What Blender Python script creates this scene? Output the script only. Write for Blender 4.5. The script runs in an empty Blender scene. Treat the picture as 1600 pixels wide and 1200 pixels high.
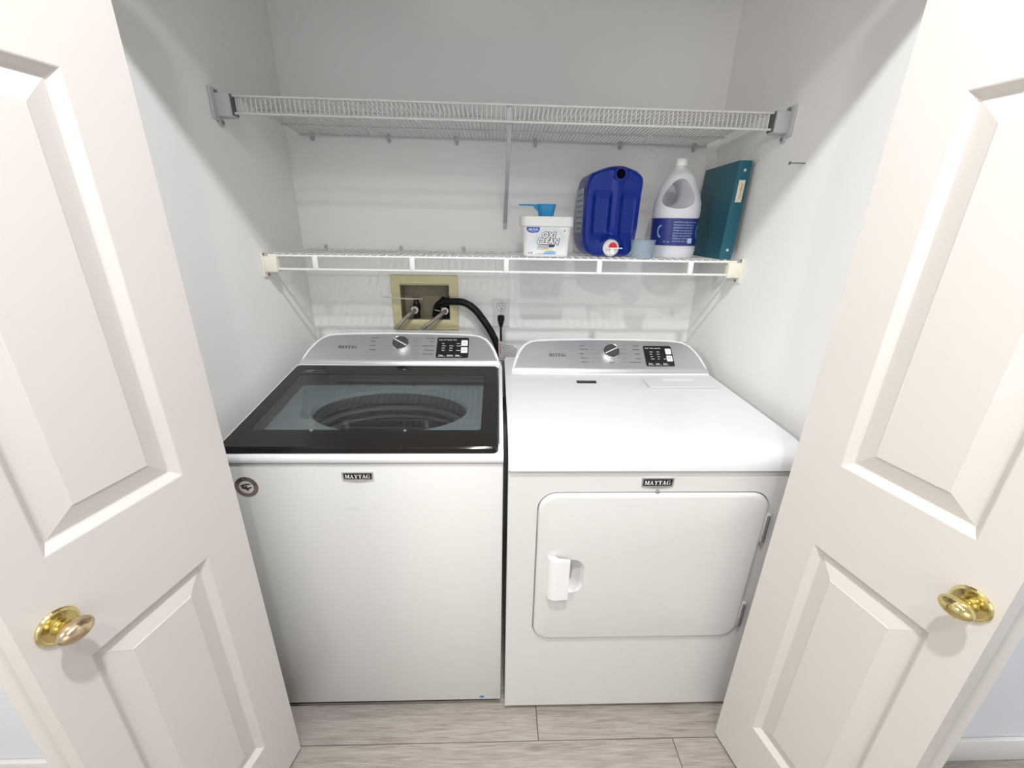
import bpy, bmesh, math, random
from mathutils import Vector, Matrix
random.seed(4)
S = bpy.context.scene
COL = S.collection

# ---------------------------------------------------------------- camera
cam = bpy.data.cameras.new('camera')
cam.sensor_width = 36.0
cam.lens = 660.09 / 1600 * 36.0
cam.shift_x = 2.19 / 1600
cam.shift_y = 1.94 / 1600
cam.clip_start = 0.02
co = bpy.data.objects.new('camera', cam)
COL.objects.link(co)
R_ = Vector((0.99947897, -0.02811782, 0.01584847))
U_ = Vector((-0.00484683, 0.35470318, 0.9349664))
F_ = Vector((0.03191072, 0.93455607, -0.35438209))
co.matrix_world = Matrix(((R_.x, U_.x, -F_.x, -0.02827), (R_.y, U_.y, -F_.y, -1.74382), (R_.z, U_.z, -F_.z, 1.4431), (0, 0, 0, 1)))
S.camera = co

# ---------------------------------------------------------------- world, lamps, exposure
S.view_settings.view_transform = 'Standard'
S.view_settings.look = 'None'
S.view_settings.gamma = 1.0
S.view_settings.use_curve_mapping = False
S.view_settings.exposure = -0.22
W = bpy.data.worlds.new('world'); S.world = W; W.use_nodes = True
W.node_tree.nodes['Background'].inputs[0].default_value = (0.93, 0.96, 1.0, 1)
W.node_tree.nodes['Background'].inputs[1].default_value = 0.7

def lamp(name, loc, aim, size, watts, col):
    l = bpy.data.lights.new(name, 'AREA'); l.shape = 'DISK'; l.size = size; l.energy = watts; l.color = col
    o = bpy.data.objects.new(name, l); COL.objects.link(o); o.location = loc
    d = Vector(aim) - Vector(loc)
    o.rotation_euler = d.to_track_quat('-Z', 'Y').to_euler()
    return o
lamp('downlight_near', (0.02, -1.62, 2.66), (0.02, -1.62, 0), 0.09, 37, (0.97, 0.985, 1.0))
lamp('downlight_hall', (0.02, -2.30, 2.66), (0.0, -1.2, 1.2), 0.11, 11, (1.0, 0.97, 0.93))
lamp('hall_lamp_left', (-1.25, -2.0, 1.9), (-0.2, -1.2, 0.6), 0.30, 15, (1.0, 0.91, 0.80))
lamp('hall_soft_fill', (0.15, -3.07, 1.65), (0.1, 0, 1.7), 1.4, 7.0, (1.0, 0.965, 0.92))  # added broad fill light to lift the closet walls; no window stands here

# ---------------------------------------------------------------- materials
def mat(name, col, rough=0.5, metal=0.0, spec=0.5, bump=None, var=None, coat=0.0, trans=0.0, ior=1.5, alpha=1.0, sheen=0.0, sss=0.0):
    m = bpy.data.materials.new(name); m.use_nodes = True
    nt = m.node_tree; b = nt.nodes['Principled BSDF']
    b.inputs['Base Color'].default_value = (*col, 1); b.inputs['Roughness'].default_value = rough
    b.inputs['Metallic'].default_value = metal; b.inputs['Specular IOR Level'].default_value = spec
    b.inputs['Coat Weight'].default_value = coat; b.inputs['Transmission Weight'].default_value = trans
    b.inputs['IOR'].default_value = ior; b.inputs['Alpha'].default_value = alpha
    if sss: b.inputs['Subsurface Weight'].default_value = sss; b.inputs['Subsurface Scale'].default_value = 0.01
    tc = None
    if bump or var:
        tc = nt.nodes.new('ShaderNodeTexCoord'); mp = nt.nodes.new('ShaderNodeMapping')
        nt.links.new(tc.outputs['Object'], mp.inputs['Vector'])
    if bump:
        sc, st, stretch = bump
        if stretch: mp.inputs['Scale'].default_value = stretch
        n = nt.nodes.new('ShaderNodeTexNoise'); n.inputs['Scale'].default_value = sc; n.inputs['Detail'].default_value = 4
        nt.links.new(mp.outputs[0], n.inputs['Vector'])
        bp = nt.nodes.new('ShaderNodeBump'); bp.inputs['Strength'].default_value = st; bp.inputs['Distance'].default_value = 0.002
        nt.links.new(n.outputs['Fac'], bp.inputs['Height']); nt.links.new(bp.outputs[0], b.inputs['Normal'])
    if var:
        sc, amt, stretch = var
        mp2 = nt.nodes.new('ShaderNodeMapping'); nt.links.new(tc.outputs['Object'], mp2.inputs['Vector'])
        if stretch: mp2.inputs['Scale'].default_value = stretch
        n = nt.nodes.new('ShaderNodeTexNoise'); n.inputs['Scale'].default_value = sc; n.inputs['Detail'].default_value = 5
        nt.links.new(mp2.outputs[0], n.inputs['Vector'])
        r = nt.nodes.new('ShaderNodeMapRange'); r.inputs['From Min'].default_value = 0.3; r.inputs['From Max'].default_value = 0.7
        r.inputs['To Min'].default_value = 1 - amt; r.inputs['To Max'].default_value = 1 + amt
        nt.links.new(n.outputs['Fac'], r.inputs['Value'])
        mx = nt.nodes.new('ShaderNodeVectorMath'); mx.operation = 'SCALE'; mx.inputs[0].default_value = col
        nt.links.new(r.outputs[0], mx.inputs['Scale']); nt.links.new(mx.outputs[0], b.inputs['Base Color'])
    return m

M = {}
M['wall'] = mat('wall_paint', (0.895, 0.895, 0.88), 0.85, bump=(180, 0.12, None), var=(1.5, 0.015, None))
M['hall'] = mat('hall_wall_paint', (0.84, 0.87, 0.91), 0.85, bump=(180, 0.1, None))
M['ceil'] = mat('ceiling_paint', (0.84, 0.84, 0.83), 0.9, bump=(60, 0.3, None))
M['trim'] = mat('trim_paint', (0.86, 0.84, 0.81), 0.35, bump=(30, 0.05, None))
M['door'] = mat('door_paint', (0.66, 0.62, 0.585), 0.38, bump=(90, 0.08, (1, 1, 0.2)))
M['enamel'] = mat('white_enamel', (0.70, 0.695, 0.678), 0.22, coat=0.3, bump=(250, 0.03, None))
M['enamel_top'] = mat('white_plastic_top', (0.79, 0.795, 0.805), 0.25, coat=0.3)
M['dark'] = mat('dark_void', (0.012, 0.011, 0.012), 0.6)
M['gap'] = mat('grey_gap', (0.12, 0.12, 0.13), 0.6)
M['silver'] = mat('brushed_silver', (0.62, 0.63, 0.64), 0.34, metal=0.85, bump=(60, 0.12, (1.5, 60, 60)), var=(40, 0.05, (0.6, 30, 30)))
M['chrome'] = mat('chrome', (0.82, 0.82, 0.83), 0.12, metal=1.0)
M['knobface'] = mat('spun_metal', (0.20, 0.20, 0.205), 0.32, metal=0.9)
M['black'] = mat('black_plastic', (0.012, 0.012, 0.014), 0.25)
M['rubber'] = mat('black_rubber', (0.006, 0.006, 0.007), 0.5, spec=0.25)
M['ink'] = mat('black_print', (0.05, 0.05, 0.055), 0.6)
M['inkgrey'] = mat('grey_print', (0.20, 0.20, 0.21), 0.6)
M['whiteprint'] = mat('white_print', (0.85, 0.85, 0.86), 0.5)
M['lidframe'] = mat('brown_black_gloss', (0.014, 0.012, 0.011), 0.10, spec=0.28)
M['deck'] = mat('blue_grey_plastic', (0.31, 0.345, 0.355), 0.4)
M['basket'] = mat('basket_steel', (0.075, 0.06, 0.056), 0.35, metal=0.6)
M['ring'] = mat('basket_ring', (0.10, 0.10, 0.10), 0.35)
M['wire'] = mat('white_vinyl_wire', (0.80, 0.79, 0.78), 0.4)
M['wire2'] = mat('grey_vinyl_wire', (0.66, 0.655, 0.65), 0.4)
M['clip'] = mat('grey_plastic', (0.50, 0.51, 0.53), 0.45)
M['cream'] = mat('cream_plastic', (0.80, 0.76, 0.66), 0.45)
M['screw'] = mat('screw_steel', (0.3, 0.3, 0.3), 0.4, metal=0.8)
M['brass'] = mat('polished_brass', (0.72, 0.60, 0.27), 0.12, metal=1.0, var=(25, 0.12, None))
M['brassworn'] = mat('worn_brass', (0.60, 0.47, 0.30), 0.17, metal=1.0, var=(45, 0.35, None))
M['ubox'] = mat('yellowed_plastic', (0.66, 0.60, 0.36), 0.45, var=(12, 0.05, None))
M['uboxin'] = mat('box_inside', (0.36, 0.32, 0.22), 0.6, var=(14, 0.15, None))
M['braid'] = mat('braided_steel', (0.36, 0.31, 0.28), 0.4, metal=0.6, bump=(700, 0.8, None), var=(500, 0.35, None))
M['nut'] = mat('nut_plastic', (0.72, 0.66, 0.62), 0.4)
M['outlet'] = mat('outlet_plate', (0.70, 0.71, 0.71), 0.35)
M['bluejug'] = mat('blue_plastic', (0.001, 0.020, 0.25), 0.33, spec=0.3, bump=(300, 0.06, None))
M['hole'] = mat('hole_dark', (0.002, 0.002, 0.004), 0.8, spec=0.05)
M['whitep'] = mat('white_plastic', (0.85, 0.85, 0.84), 0.35)
M['red'] = mat('red_plastic', (0.65, 0.02, 0.025), 0.35)
M['scoop'] = mat('blue_scoop', (0.02, 0.27, 0.58), 0.3)
M['bleach'] = mat('bleach_white', (0.74, 0.76, 0.82), 0.4, bump=(400, 0.15, None))
M['blabel'] = mat('navy_label', (0.02, 0.035, 0.22), 0.35)
M['bluetag'] = mat('blue_label', (0.015, 0.10, 0.50), 0.4)
M['paleblue'] = mat('pale_blue_label', (0.50, 0.68, 0.82), 0.4)
M['swirl'] = mat('swirl_blue', (0.62, 0.75, 0.83), 0.4)
M['sidelabel'] = mat('side_label_grey', (0.30, 0.36, 0.46), 0.4)
M['midblue'] = mat('mid_blue_label', (0.25, 0.50, 0.80), 0.4)
M['yellow'] = mat('yellow_label', (0.80, 0.78, 0.15), 0.4)
M['navy'] = mat('navy_print', (0.03, 0.03, 0.12), 0.4)
M['teal'] = mat('teal_vinyl', (0.006, 0.105, 0.155), 0.42, bump=(260, 0.15, None))
M['tag'] = mat('cream_tag', (0.72, 0.66, 0.52), 0.6)
M['orange'] = mat('orange_print', (0.48, 0.17, 0.06), 0.6)
M['paper'] = mat('paper', (0.40, 0.40, 0.415), 0.5)
M['foil'] = mat('grey_foil', (0.22, 0.23, 0.26), 0.35, metal=0.5)
M['sticker'] = mat('sticker_brown', (0.20, 0.155, 0.13), 0.4)
M['stickerin'] = mat('sticker_cream', (0.68, 0.60, 0.56), 0.4)
M['bluedot'] = mat('blue_dot', (0.03, 0.22, 0.55), 0.4)
M['lint'] = mat('lint_cover', (0.74, 0.75, 0.77), 0.3)

def cup_mat():
    m = mat('frosted_plastic', (0.55, 0.61, 0.66), 0.45, alpha=1)
    nt = m.node_tree; b = nt.nodes['Principled BSDF']; out = nt.nodes['Material Output']
    t = nt.nodes.new('ShaderNodeBsdfTransparent'); t.inputs[0].default_value = (0.85, 0.92, 0.98, 1)
    mx = nt.nodes.new('ShaderNodeMixShader'); mx.inputs[0].default_value = 0.30
    nt.links.new(t.outputs[0], mx.inputs[1]); nt.links.new(b.outputs[0], mx.inputs[2]); nt.links.new(mx.outputs[0], out.inputs[0])
    return m
M['cup'] = cup_mat()
def glass_mat():
    m = bpy.data.materials.new('tinted_lid_glass'); m.use_nodes = True
    nt = m.node_tree; nt.nodes.clear(); out = nt.nodes.new('ShaderNodeOutputMaterial')
    t = nt.nodes.new('ShaderNodeBsdfTransparent'); t.inputs[0].default_value = (0.76, 0.79, 0.80, 1)
    g = nt.nodes.new('ShaderNodeBsdfGlossy'); g.inputs['Roughness'].default_value = 0.015; g.inputs[0].default_value = (1, 1, 1, 1)
    f = nt.nodes.new('ShaderNodeFresnel'); f.inputs[0].default_value = 1.6
    mx = nt.nodes.new('ShaderNodeMixShader')
    ge = nt.nodes.new('ShaderNodeNewGeometry'); sb = nt.nodes.new('ShaderNodeMath'); sb.operation = 'SUBTRACT'; sb.inputs[0].default_value = 1.0
    nt.links.new(ge.outputs['Backfacing'], sb.inputs[1]); ml = nt.nodes.new('ShaderNodeMath'); ml.operation = 'MULTIPLY'
    nt.links.new(f.outputs[0], ml.inputs[0]); nt.links.new(sb.outputs[0], ml.inputs[1])
    nt.links.new(ml.outputs[0], mx.inputs[0]); nt.links.new(t.outputs[0], mx.inputs[1]); nt.links.new(g.outputs[0], mx.inputs[2]); nt.links.new(mx.outputs[0], out.inputs[0])
    return m
M['glass'] = glass_mat()
def smudged():
    m = mat('white_enamel_front', (0.70, 0.695, 0.678), 0.24, coat=0.25)
    nt = m.node_tree; b = nt.nodes['Principled BSDF']
    tc = nt.nodes.new('ShaderNodeTexCoord')
    prev = None
    # a few small scuffs, each a blob of its own place and size (object space)
    for (x, z, sx, sz, k) in ((-0.395 + 0.357, 0.762, 0.022, 0.007, 0.35), (-0.335 + 0.357, 0.767, 0.008, 0.004, 0.5), (-0.38 + 0.357, 0.705, 0.012, 0.008, 0.15), (-0.30 + 0.357, 0.81, 0.010, 0.01, 0.08)):
        mp = nt.nodes.new('ShaderNodeMapping'); mp.vector_type = 'POINT'
        mp.inputs['Location'].default_value = (-x / sx, 0, -z / sz); mp.inputs['Scale'].default_value = (1 / sx, 0.0, 1 / sz)
        nt.links.new(tc.outputs['Object'], mp.inputs[0])
        n = nt.nodes.new('ShaderNodeTexNoise'); n.inputs['Scale'].default_value = 160; nt.links.new(tc.outputs['Object'], n.inputs[0])
        ln = nt.nodes.new('ShaderNodeVectorMath'); ln.operation = 'LENGTH'; nt.links.new(mp.outputs[0], ln.inputs[0])
        r = nt.nodes.new('ShaderNodeMapRange'); r.inputs['From Min'].default_value = 0; r.inputs['From Max'].default_value = 1
        r.inputs['To Min'].default_value = k; r.inputs['To Max'].default_value = 0
        nt.links.new(ln.outputs['Value'], r.inputs['Value'])
        mu = nt.nodes.new('ShaderNodeMath'); mu.operation = 'MULTIPLY'; nt.links.new(r.outputs[0], mu.inputs[0]); nt.links.new(n.outputs['Fac'], mu.inputs[1])
        if prev is None: prev = mu
        else:
            a = nt.nodes.new('ShaderNodeMath'); a.operation = 'ADD'; nt.links.new(prev.outputs[0], a.inputs[0]); nt.links.new(mu.outputs[0], a.inputs[1]); prev = a
    mx = nt.nodes.new('ShaderNodeMix'); mx.data_type = 'RGBA'
    mx.inputs['A'].default_value = (0.70, 0.695, 0.678, 1); mx.inputs['B'].default_value = (0.25, 0.22, 0.22, 1)
    nt.links.new(prev.outputs[0], mx.inputs['Factor']); nt.links.new(mx.outputs['Result'], b.inputs['Base Color'])
    return m
M['front'] = smudged()
def plank_mat():
    m = bpy.data.materials.new('grey_oak_plank'); m.use_nodes = True
    nt = m.node_tree; b = nt.nodes['Principled BSDF']; b.inputs['Roughness'].default_value = 0.5
    tc = nt.nodes.new('ShaderNodeTexCoord'); oi = nt.nodes.new('ShaderNodeObjectInfo')
    ad = nt.nodes.new('ShaderNodeVectorMath'); ad.operation = 'ADD'
    sc = nt.nodes.new('ShaderNodeVectorMath'); sc.operation = 'SCALE'; sc.inputs['Scale'].default_value = 37.0
    cmb = nt.nodes.new('ShaderNodeCombineXYZ')
    for i in range(3): nt.links.new(oi.outputs['Random'], cmb.inputs[i])
    nt.links.new(cmb.outputs[0], sc.inputs[0]); nt.links.new(tc.outputs['Object'], ad.inputs[0]); nt.links.new(sc.outputs[0], ad.inputs[1])
    mp = nt.nodes.new('ShaderNodeMapping'); mp.inputs['Scale'].default_value = (1.0, 11.0, 1.0); nt.links.new(ad.outputs[0], mp.inputs[0])
    n1 = nt.nodes.new('ShaderNodeTexNoise'); n1.inputs['Scale'].default_value = 4.5; n1.inputs['Detail'].default_value = 8; n1.inputs['Distortion'].default_value = 1.2
    nt.links.new(mp.outputs[0], n1.inputs[0])
    mp2 = nt.nodes.new('ShaderNodeMapping'); mp2.inputs['Scale'].default_value = (4.0, 120.0, 1.0); nt.links.new(ad.outputs[0], mp2.inputs[0])
    n2 = nt.nodes.new('ShaderNodeTexNoise'); n2.inputs['Scale'].default_value = 4; n2.inputs['Detail'].default_value = 6; nt.links.new(mp2.outputs[0], n2.inputs[0])
    mixv = nt.nodes.new('ShaderNodeMath'); mixv.operation = 'MULTIPLY_ADD'; mixv.inputs[1].default_value = 0.40
    m2 = nt.nodes.new('ShaderNodeMath'); m2.operation = 'MULTIPLY'; m2.inputs[1].default_value = 0.60
    nt.links.new(n2.outputs['Fac'], m2.inputs[0]); nt.links.new(n1.outputs['Fac'], mixv.inputs[0]); nt.links.new(m2.outputs[0], mixv.inputs[2])
    cr = nt.nodes.new('ShaderNodeValToRGB')
    e = cr.color_ramp.elements; e[0].position = 0.34; e[0].color = (0.23, 0.195, 0.17, 1); e[1].position = 0.66; e[1].color = (0.46, 0.42, 0.38, 1)
    x = e.new(0.47); x.color = (0.345, 0.305, 0.27, 1)
    nt.links.new(mixv.outputs[0], cr.inputs[0]); nt.links.new(cr.outputs[0], b.inputs['Base Color'])
    bp = nt.nodes.new('ShaderNodeBump'); bp.inputs['Strength'].default_value = 0.15; bp.inputs['Distance'].default_value = 0.001
    nt.links.new(mixv.outputs[0], bp.inputs['Height']); nt.links.new(bp.outputs[0], b.inputs['Normal'])
    return m
M['plank'] = plank_mat()

# ---------------------------------------------------------------- helpers
ORG = {}   # world origin of every object we make
def finish(me, angle=35):
    me.polygons.foreach_set('use_smooth', [True] * len(me.polygons))
    me.set_sharp_from_angle(angle=math.radians(angle))
    me.update()
def thing(name, label, cat, loc, group=None):
    o = bpy.data.objects.new(name, None); COL.objects.link(o); o.location = loc; o.empty_display_size = 0.05
    o['label'] = label; o['category'] = cat
    if group: o['group'] = group
    ORG[o.name] = Vector(loc); return o
def obj(name, bm, m, parent=None, label=None, org=None, kind=None, angle=35, recalc=True):
    """bm is in world coordinates; the object's origin is its parent's (or org)."""
    if recalc: bmesh.ops.recalc_face_normals(bm, faces=bm.faces)
    base = ORG[parent.name] if parent else Vector(org or (0, 0, 0))
    bmesh.ops.translate(bm, verts=bm.verts, vec=-base)
    me = bpy.data.meshes.new(name); bm.to_mesh(me); bm.free(); finish(me, angle)
    me.materials.append(M[m] if isinstance(m, str) else m)
    o = bpy.data.objects.new(name, me); COL.objects.link(o)
    if parent: o.parent = parent
    else: o.location = base
    ORG[o.name] = base
    if label: o['label'] = label
    if not kind and any(k in name for k in ('lettering', 'text', 'print', 'legend', 'icon', 'marks', 'writing', 'swirls', 'label_mark', 'slots')): kind = 'stuff'
    if kind: o['kind'] = kind
    return o
def tag(o, label, cat, group=None):
    o['label'] = label; o['category'] = cat
    if group: o['group'] = group
    return o
def struct(name, bm, m, org=(0, 0, 0)):
    return obj(name, bm, m, None, org=org, kind='structure')
def NB(): return bmesh.new()
def box(bm, a, b, bev=0.0, seg=2, mtx=None):
    x0, y0, z0 = [min(p, q) for p, q in zip(a, b)]; x1, y1, z1 = [max(p, q) for p, q in zip(a, b)]
    r = bmesh.ops.create_cube(bm, size=1.0)
    vs = r['verts']
    for v in vs:
        v.co = Vector((x0 + (v.co.x + .5) * (x1 - x0), y0 + (v.co.y + .5) * (y1 - y0), z0 + (v.co.z + .5) * (z1 - z0)))
    if bev > 0:
        es = list({e for v in vs for e in v.link_edges})
        r2 = bmesh.ops.bevel(bm, geom=es, offset=bev, segments=seg, affect='EDGES', profile=0.5)
        vs = list({v for f in r2['faces'] for v in f.verts} | {v for v in vs if v.is_valid})
    if mtx:
        for v in vs: v.co = mtx @ v.co
    return vs
def prism(bm, pts, fn, h0, h1):
    """pts 2D outline; fn(u, v, h) -> world"""
    A = [bm.verts.new(fn(u, v, h0)) for u, v in pts]; B = [bm.verts.new(fn(u, v, h1)) for u, v in pts]
    n = len(pts)
    for i in range(n): bm.faces.new((A[i], A[(i + 1) % n], B[(i + 1) % n], B[i]))
    bm.faces.new(A); bm.faces.new(B[::-1])
    return A, B
def rings(bm, rs, cap0=True, cap1=True):
    V = [[bm.verts.new(p) for p in r] for r in rs]; n = len(V[0])
    for a, b in zip(V, V[1:]):
        for i in range(n): bm.faces.new((a[i], a[(i + 1) % n], b[(i + 1) % n], b[i]))
    if cap0: bm.faces.new(V[0][::-1])
    if cap1: bm.faces.new(V[-1])
    return V
def lathe(bm, prof, fn, n=32, cap0=True, cap1=True):
    """prof (r, h); fn(x, y, h) -> world"""
    return rings(bm, [[fn(r * math.cos(2 * math.pi * i / n), r * math.sin(2 * math.pi * i / n), h) for i in range(n)] for r, h in prof], cap0, cap1)
def catmull(P, k=8):
    P = [Vector(p) for p in P]; out = []
    Q = [P[0] * 2 - P[1]] + P + [P[-1] * 2 - P[-2]]
    for i in range(1, len(Q) - 2):
        for j in range(k):
            t = j / k; a, b, c, d = Q[i - 1], Q[i], Q[i + 1], Q[i + 2]
            out.append(0.5 * ((2 * b) + (c - a) * t + (2 * a - 5 * b + 4 * c - d) * t * t + (3 * b - a - 3 * c + d) * t ** 3))
    out.append(P[-1]); return out
def tube(bm, P, r, n=8, cap=True):
    P = [Vector(p) for p in P]; rs = []; up = None
    for i, p in enumerate(P):
        t = (P[min(i + 1, len(P) - 1)] - P[max(i - 1, 0)]).normalized()
        if up is None:
            up = Vector((0, 0, 1)) if abs(t.z) < 0.9 else Vector((1, 0, 0))
        s = t.cross(up).normalized(); up = s.cross(t).normalized()
        rr = r[i] if isinstance(r, (list, tuple)) else r
        rs.append([p + (s * math.cos(2 * math.pi * k / n) + up * math.sin(2 * math.pi * k / n)) * rr for k in range(n)])
    rings(bm, rs, cap, cap)
def rrect(w, d, r, n=6):
    out = []
    for cx, cy, a0 in ((w / 2 - r, d / 2 - r, 0), (-w / 2 + r, d / 2 - r, 90), (-w / 2 + r, -d / 2 + r, 180), (w / 2 - r, -d / 2 + r, 270)):
        for i in range(n + 1):
            a = math.radians(a0 + 90 * i / n); out.append((cx + r * math.cos(a), cy + r * math.sin(a)))
    return out
def plane_fn(O, X, Z):
    """frame on a surface: u along X, v along Z, h outwards (X x Z, pointing to the viewer side)"""
    O = Vector(O); X = Vector(X).normalized(); Z = Vector(Z).normalized(); N = X.cross(Z).normalized()
    return lambda u, v, h: O + X * u + Z * v + N * h
_tc = {}
def text_bm(bm, s, fn, u, v, size, h=0.0006, thick=0.0004, align='LEFT', bold=0.0, shear=0.0, sx=1.0):
    key = (s, bold, shear)
    if key not in _tc:
        c = bpy.data.curves.new('t', 'FONT'); c.body = s; c.size = 1.0; c.offset = bold; c.shear = shear; c.resolution_u = 3
        o = bpy.data.objects.new('t', c); COL.objects.link(o)
        dg = bpy.context.evaluated_depsgraph_get(); dg.update()
        me = bpy.data.meshes.new_from_object(o.evaluated_get(dg))
        _tc[key] = ([tuple(q.co) for q in me.vertices], [tuple(p.vertices) for p in me.polygons])
        bpy.data.objects.remove(o); bpy.data.curves.remove(c); bpy.data.meshes.remove(me)
    vs, fs = _tc[key]
    if not vs: return
    w = max(q[0] for q in vs) * size * sx
    off = {'LEFT': 0, 'CENTER': -w / 2, 'RIGHT': -w}[align]
    V = [bm.verts.new(fn(u + off + q[0] * size * sx, v + q[1] * size, h)) for q in vs]
    for f in fs:
        try: bm.faces.new([V[i] for i in f])
        except ValueError: pass
def quad(bm, pts, fn, h):
    bm.faces.new([bm.verts.new(fn(a, b, h)) for a, b in pts])
def rect(bm, fn, u0, v0, u1, v1, h): quad(bm, ((u0, v0), (u1, v0), (u1, v1), (u0, v1)), fn, h)
# heavy slab-serif capitals (unit height), drawn as bars
def slab_word(bm, word, fn, u, v, hgt, wid, h):
    k, t, s = 0.24, 0.10, 0.09
    def bars(ch):
        if ch == 'M': return 1.12, [[(.08, 0), (.08 + t, 0), (.08 + t, 1), (.08, 1)], [(.80, 0), (.80 + k, 0), (.80 + k, 1), (.80, 1)], [(.08, 1), (.34, 1), (.60, .12), (.50, .0)], [(.50, 0), (.60, 0), (.86, 1), (.78, 1)],
                                  [(0, 0), (.28, 0), (.28, s), (0, s)], [(.72, 0), (1.12, 0), (1.12, s), (.72, s)], [(0, 1 - s), (.3, 1 - s), (.3, 1), (0, 1)], [(.82, 1 - s), (1.12, 1 - s), (1.12, 1), (.82, 1)]]
        if ch == 'A': return 0.98, [[(.10, 0), (.20, 0), (.50, .9), (.44, 1)], [(.62, 0), (.88, 0), (.56, 1), (.36, 1)], [(.26, .26), (.70, .26), (.68, .36), (.28, .36)], [(0, 0), (.32, 0), (.32, s), (0, s)], [(.54, 0), (.98, 0), (.98, s), (.54, s)]]
        if ch == 'Y': return 0.96, [[(.10, 1), (.36, 1), (.62, .40), (.38, .42)], [(.76, 1), (.86, 1), (.60, .40), (.50, .44)], [(.36, 0), (.62, 0), (.62, .46), (.36, .46)], [(0, 1 - s), (.44, 1 - s), (.44, 1), (0, 1)], [(.64, 1 - s), (.96, 1 - s), (.96, 1), (.64, 1)], [(.24, 0), (.74, 0), (.74, s), (.24, s)]]
        if ch == 'T': return 0.90, [[(.32, 0), (.58, 0), (.58, 1), (.32, 1)], [(0, 1 - s), (.90, 1 - s), (.90, 1), (0, 1)], [(0, .70), (.07, .70), (.10, 1), (0, 1)], [(.83, .70), (.90, .70), (.90, 1), (.80, 1)], [(.20, 0), (.70, 0), (.70, s), (.20, s)]]
        if ch == 'G':
            L = []
            for i in range(12):
                a0 = math.radians(50 + 24 * i); a1 = math.radians(50 + 24 * (i + 1))
                w0 = .06 + .10 * abs(math.cos(a0)); w1 = .06 + .10 * abs(math.cos(a1))
                f = lambda a, q: (.46 + (.40 - q) * math.cos(a), .5 + (.5 - q * .6) * math.sin(a))
                if a1 > math.radians(345): break
                L.append([f(a0, -w0 * .4), f(a1, -w1 * .4), f(a1, w1), f(a0, w0)])
            L += [[(.62, 0.04), (.86, .0), (.86, .44), (.62, .44)], [(.50, .38), (.96, .38), (.96, .38 + s), (.50, .38 + s)], [(.74, .70), (.84, .70), (.84, 1), (.78, .98)]]
            return 1.0, L
    tot = sum(bars(c)[0] for c in word) + 0.04 * (len(word) - 1)
    x = 0
    for c in word:
        w, L = bars(c)
        for q in L:
            quad(bm, [(u + (x + a) / tot * wid, v + b * hgt) for a, b in q], fn, h)
        x += w + 0.04

WALLX, = (0.782,)
Z1, Z2 = 1.345, 1.742     # shelf deck heights

# ================================================================ STRUCTURE
YF0, YF1 = -1.005, -0.885      # closet front wall
OX = 0.765                     # half opening
HZ = 2.085                     # head height
HX, HY, CZ = 1.95, -3.1, 2.69
b = NB()
# back wall with the hole for the supply box
bx0, bx1, bz0, bz1 = -0.425, -0.221, 1.068, 1.215
for (x0, x1, z0, z1) in ((-WALLX - .1, bx0, 0, CZ), (bx1, WALLX + .1, 0, CZ), (bx0, bx1, 0, bz0), (bx0, bx1, bz1, CZ)):
    box(b, (x0, 0, z0), (x1, 0.10, z1))
struct('wall_back', b, 'wall')
b = NB(); box(b, (-WALLX - .1, YF1, 0), (-WALLX, 0, CZ)); struct('wall_left', b, 'wall')
b = NB(); box(b, (WALLX, YF1, 0), (WALLX + .1, 0, CZ)); struct('wall_right', b, 'wall')
b = NB()
box(b, (-HX, YF0, 0), (-OX, YF1, CZ)); box(b, (OX, YF0, 0), (HX, YF1, CZ)); box(b, (-OX, YF0, HZ), (OX, YF1, CZ))
struct('wall_front', b, 'hall')
b = NB(); box(b, (-HX - .1, HY, 0), (-HX, YF1, CZ)); struct('wall_hall_left', b, 'hall')
b = NB(); box(b, (HX, HY, 0), (HX + .1, YF1, CZ)); struct('wall_hall_right', b, 'hall')
b = NB(); box(b, (-HX - .1, HY - .1, 0), (HX + .1, HY, CZ)); struct('wall_hall_back', b, 'hall')
b = NB(); box(b, (-HX - .1, HY - .1, CZ), (HX + .1, 0.1, CZ + .1)); struct('ceiling', b, 'ceil')
# floor: screed under individual planks
b = NB(); box(b, (-HX - .1, HY - .1, -0.05), (HX + .1, 0.1, -0.012))
floor = struct('floor', b, 'gap')
PW = 0.182; y = 0.1 + 0.0
rows = []
yy = -0.9405
while yy < 0.1: yy += PW
top = yy
yy = top; r = 0
plank_meshes = {}
while yy > HY:
    y1, y0 = yy, max(yy - PW, HY)
    # joints: row just in front of the machines breaks at x=.101, next at x=.506
    if abs(y0 + 0.9405) < 1e-3: joints = [-1.12, 0.101, 1.32]
    elif abs(y1 + 0.9405) < 1e-3: joints = [-0.713, 0.507, 1.73]
    else:
        o = random.uniform(-1.9, -0.75); joints = [o, o + 1.22, o + 2.44]
    xs = [-HX] + [j for j in joints if -HX + .02 < j < HX - .02] + [HX]
    for x0, x1 in zip(xs, xs[1:]):
        if x1 - x0 < 0.02: continue
        b = NB(); g = 0.0009
        cx, cy = (x0 + x1) / 2, (y0 + y1) / 2
        # top face with a small chamfer, open underneath
        A = [b.verts.new((sx * ((x1 - x0) / 2 - g - c), sy * ((y1 - y0) / 2 - g - c), z)) for z, c in ((-0.012, 0), (-0.0012, 0), (0.0, 0.0012)) for sx, sy in ((-1, -1), (1, -1), (1, 1), (-1, 1))]
        for L in (0, 4):
            for i in range(4): b.faces.new((A[L + i], A[L + (i + 1) % 4], A[L + 4 + (i + 1) % 4], A[L + 4 + i]))
        b.faces.new(A[8:12]); b.faces.new(A[3::-1])
        me = bpy.data.meshes.new('plank'); b.to_mesh(me); b.free(); me.materials.append(M['plank'])
        o = bpy.data.objects.new('plank', me); COL.objects.link(o); o.parent = floor; o.location = (cx, cy, 0)
    yy -= PW; r += 1

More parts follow.
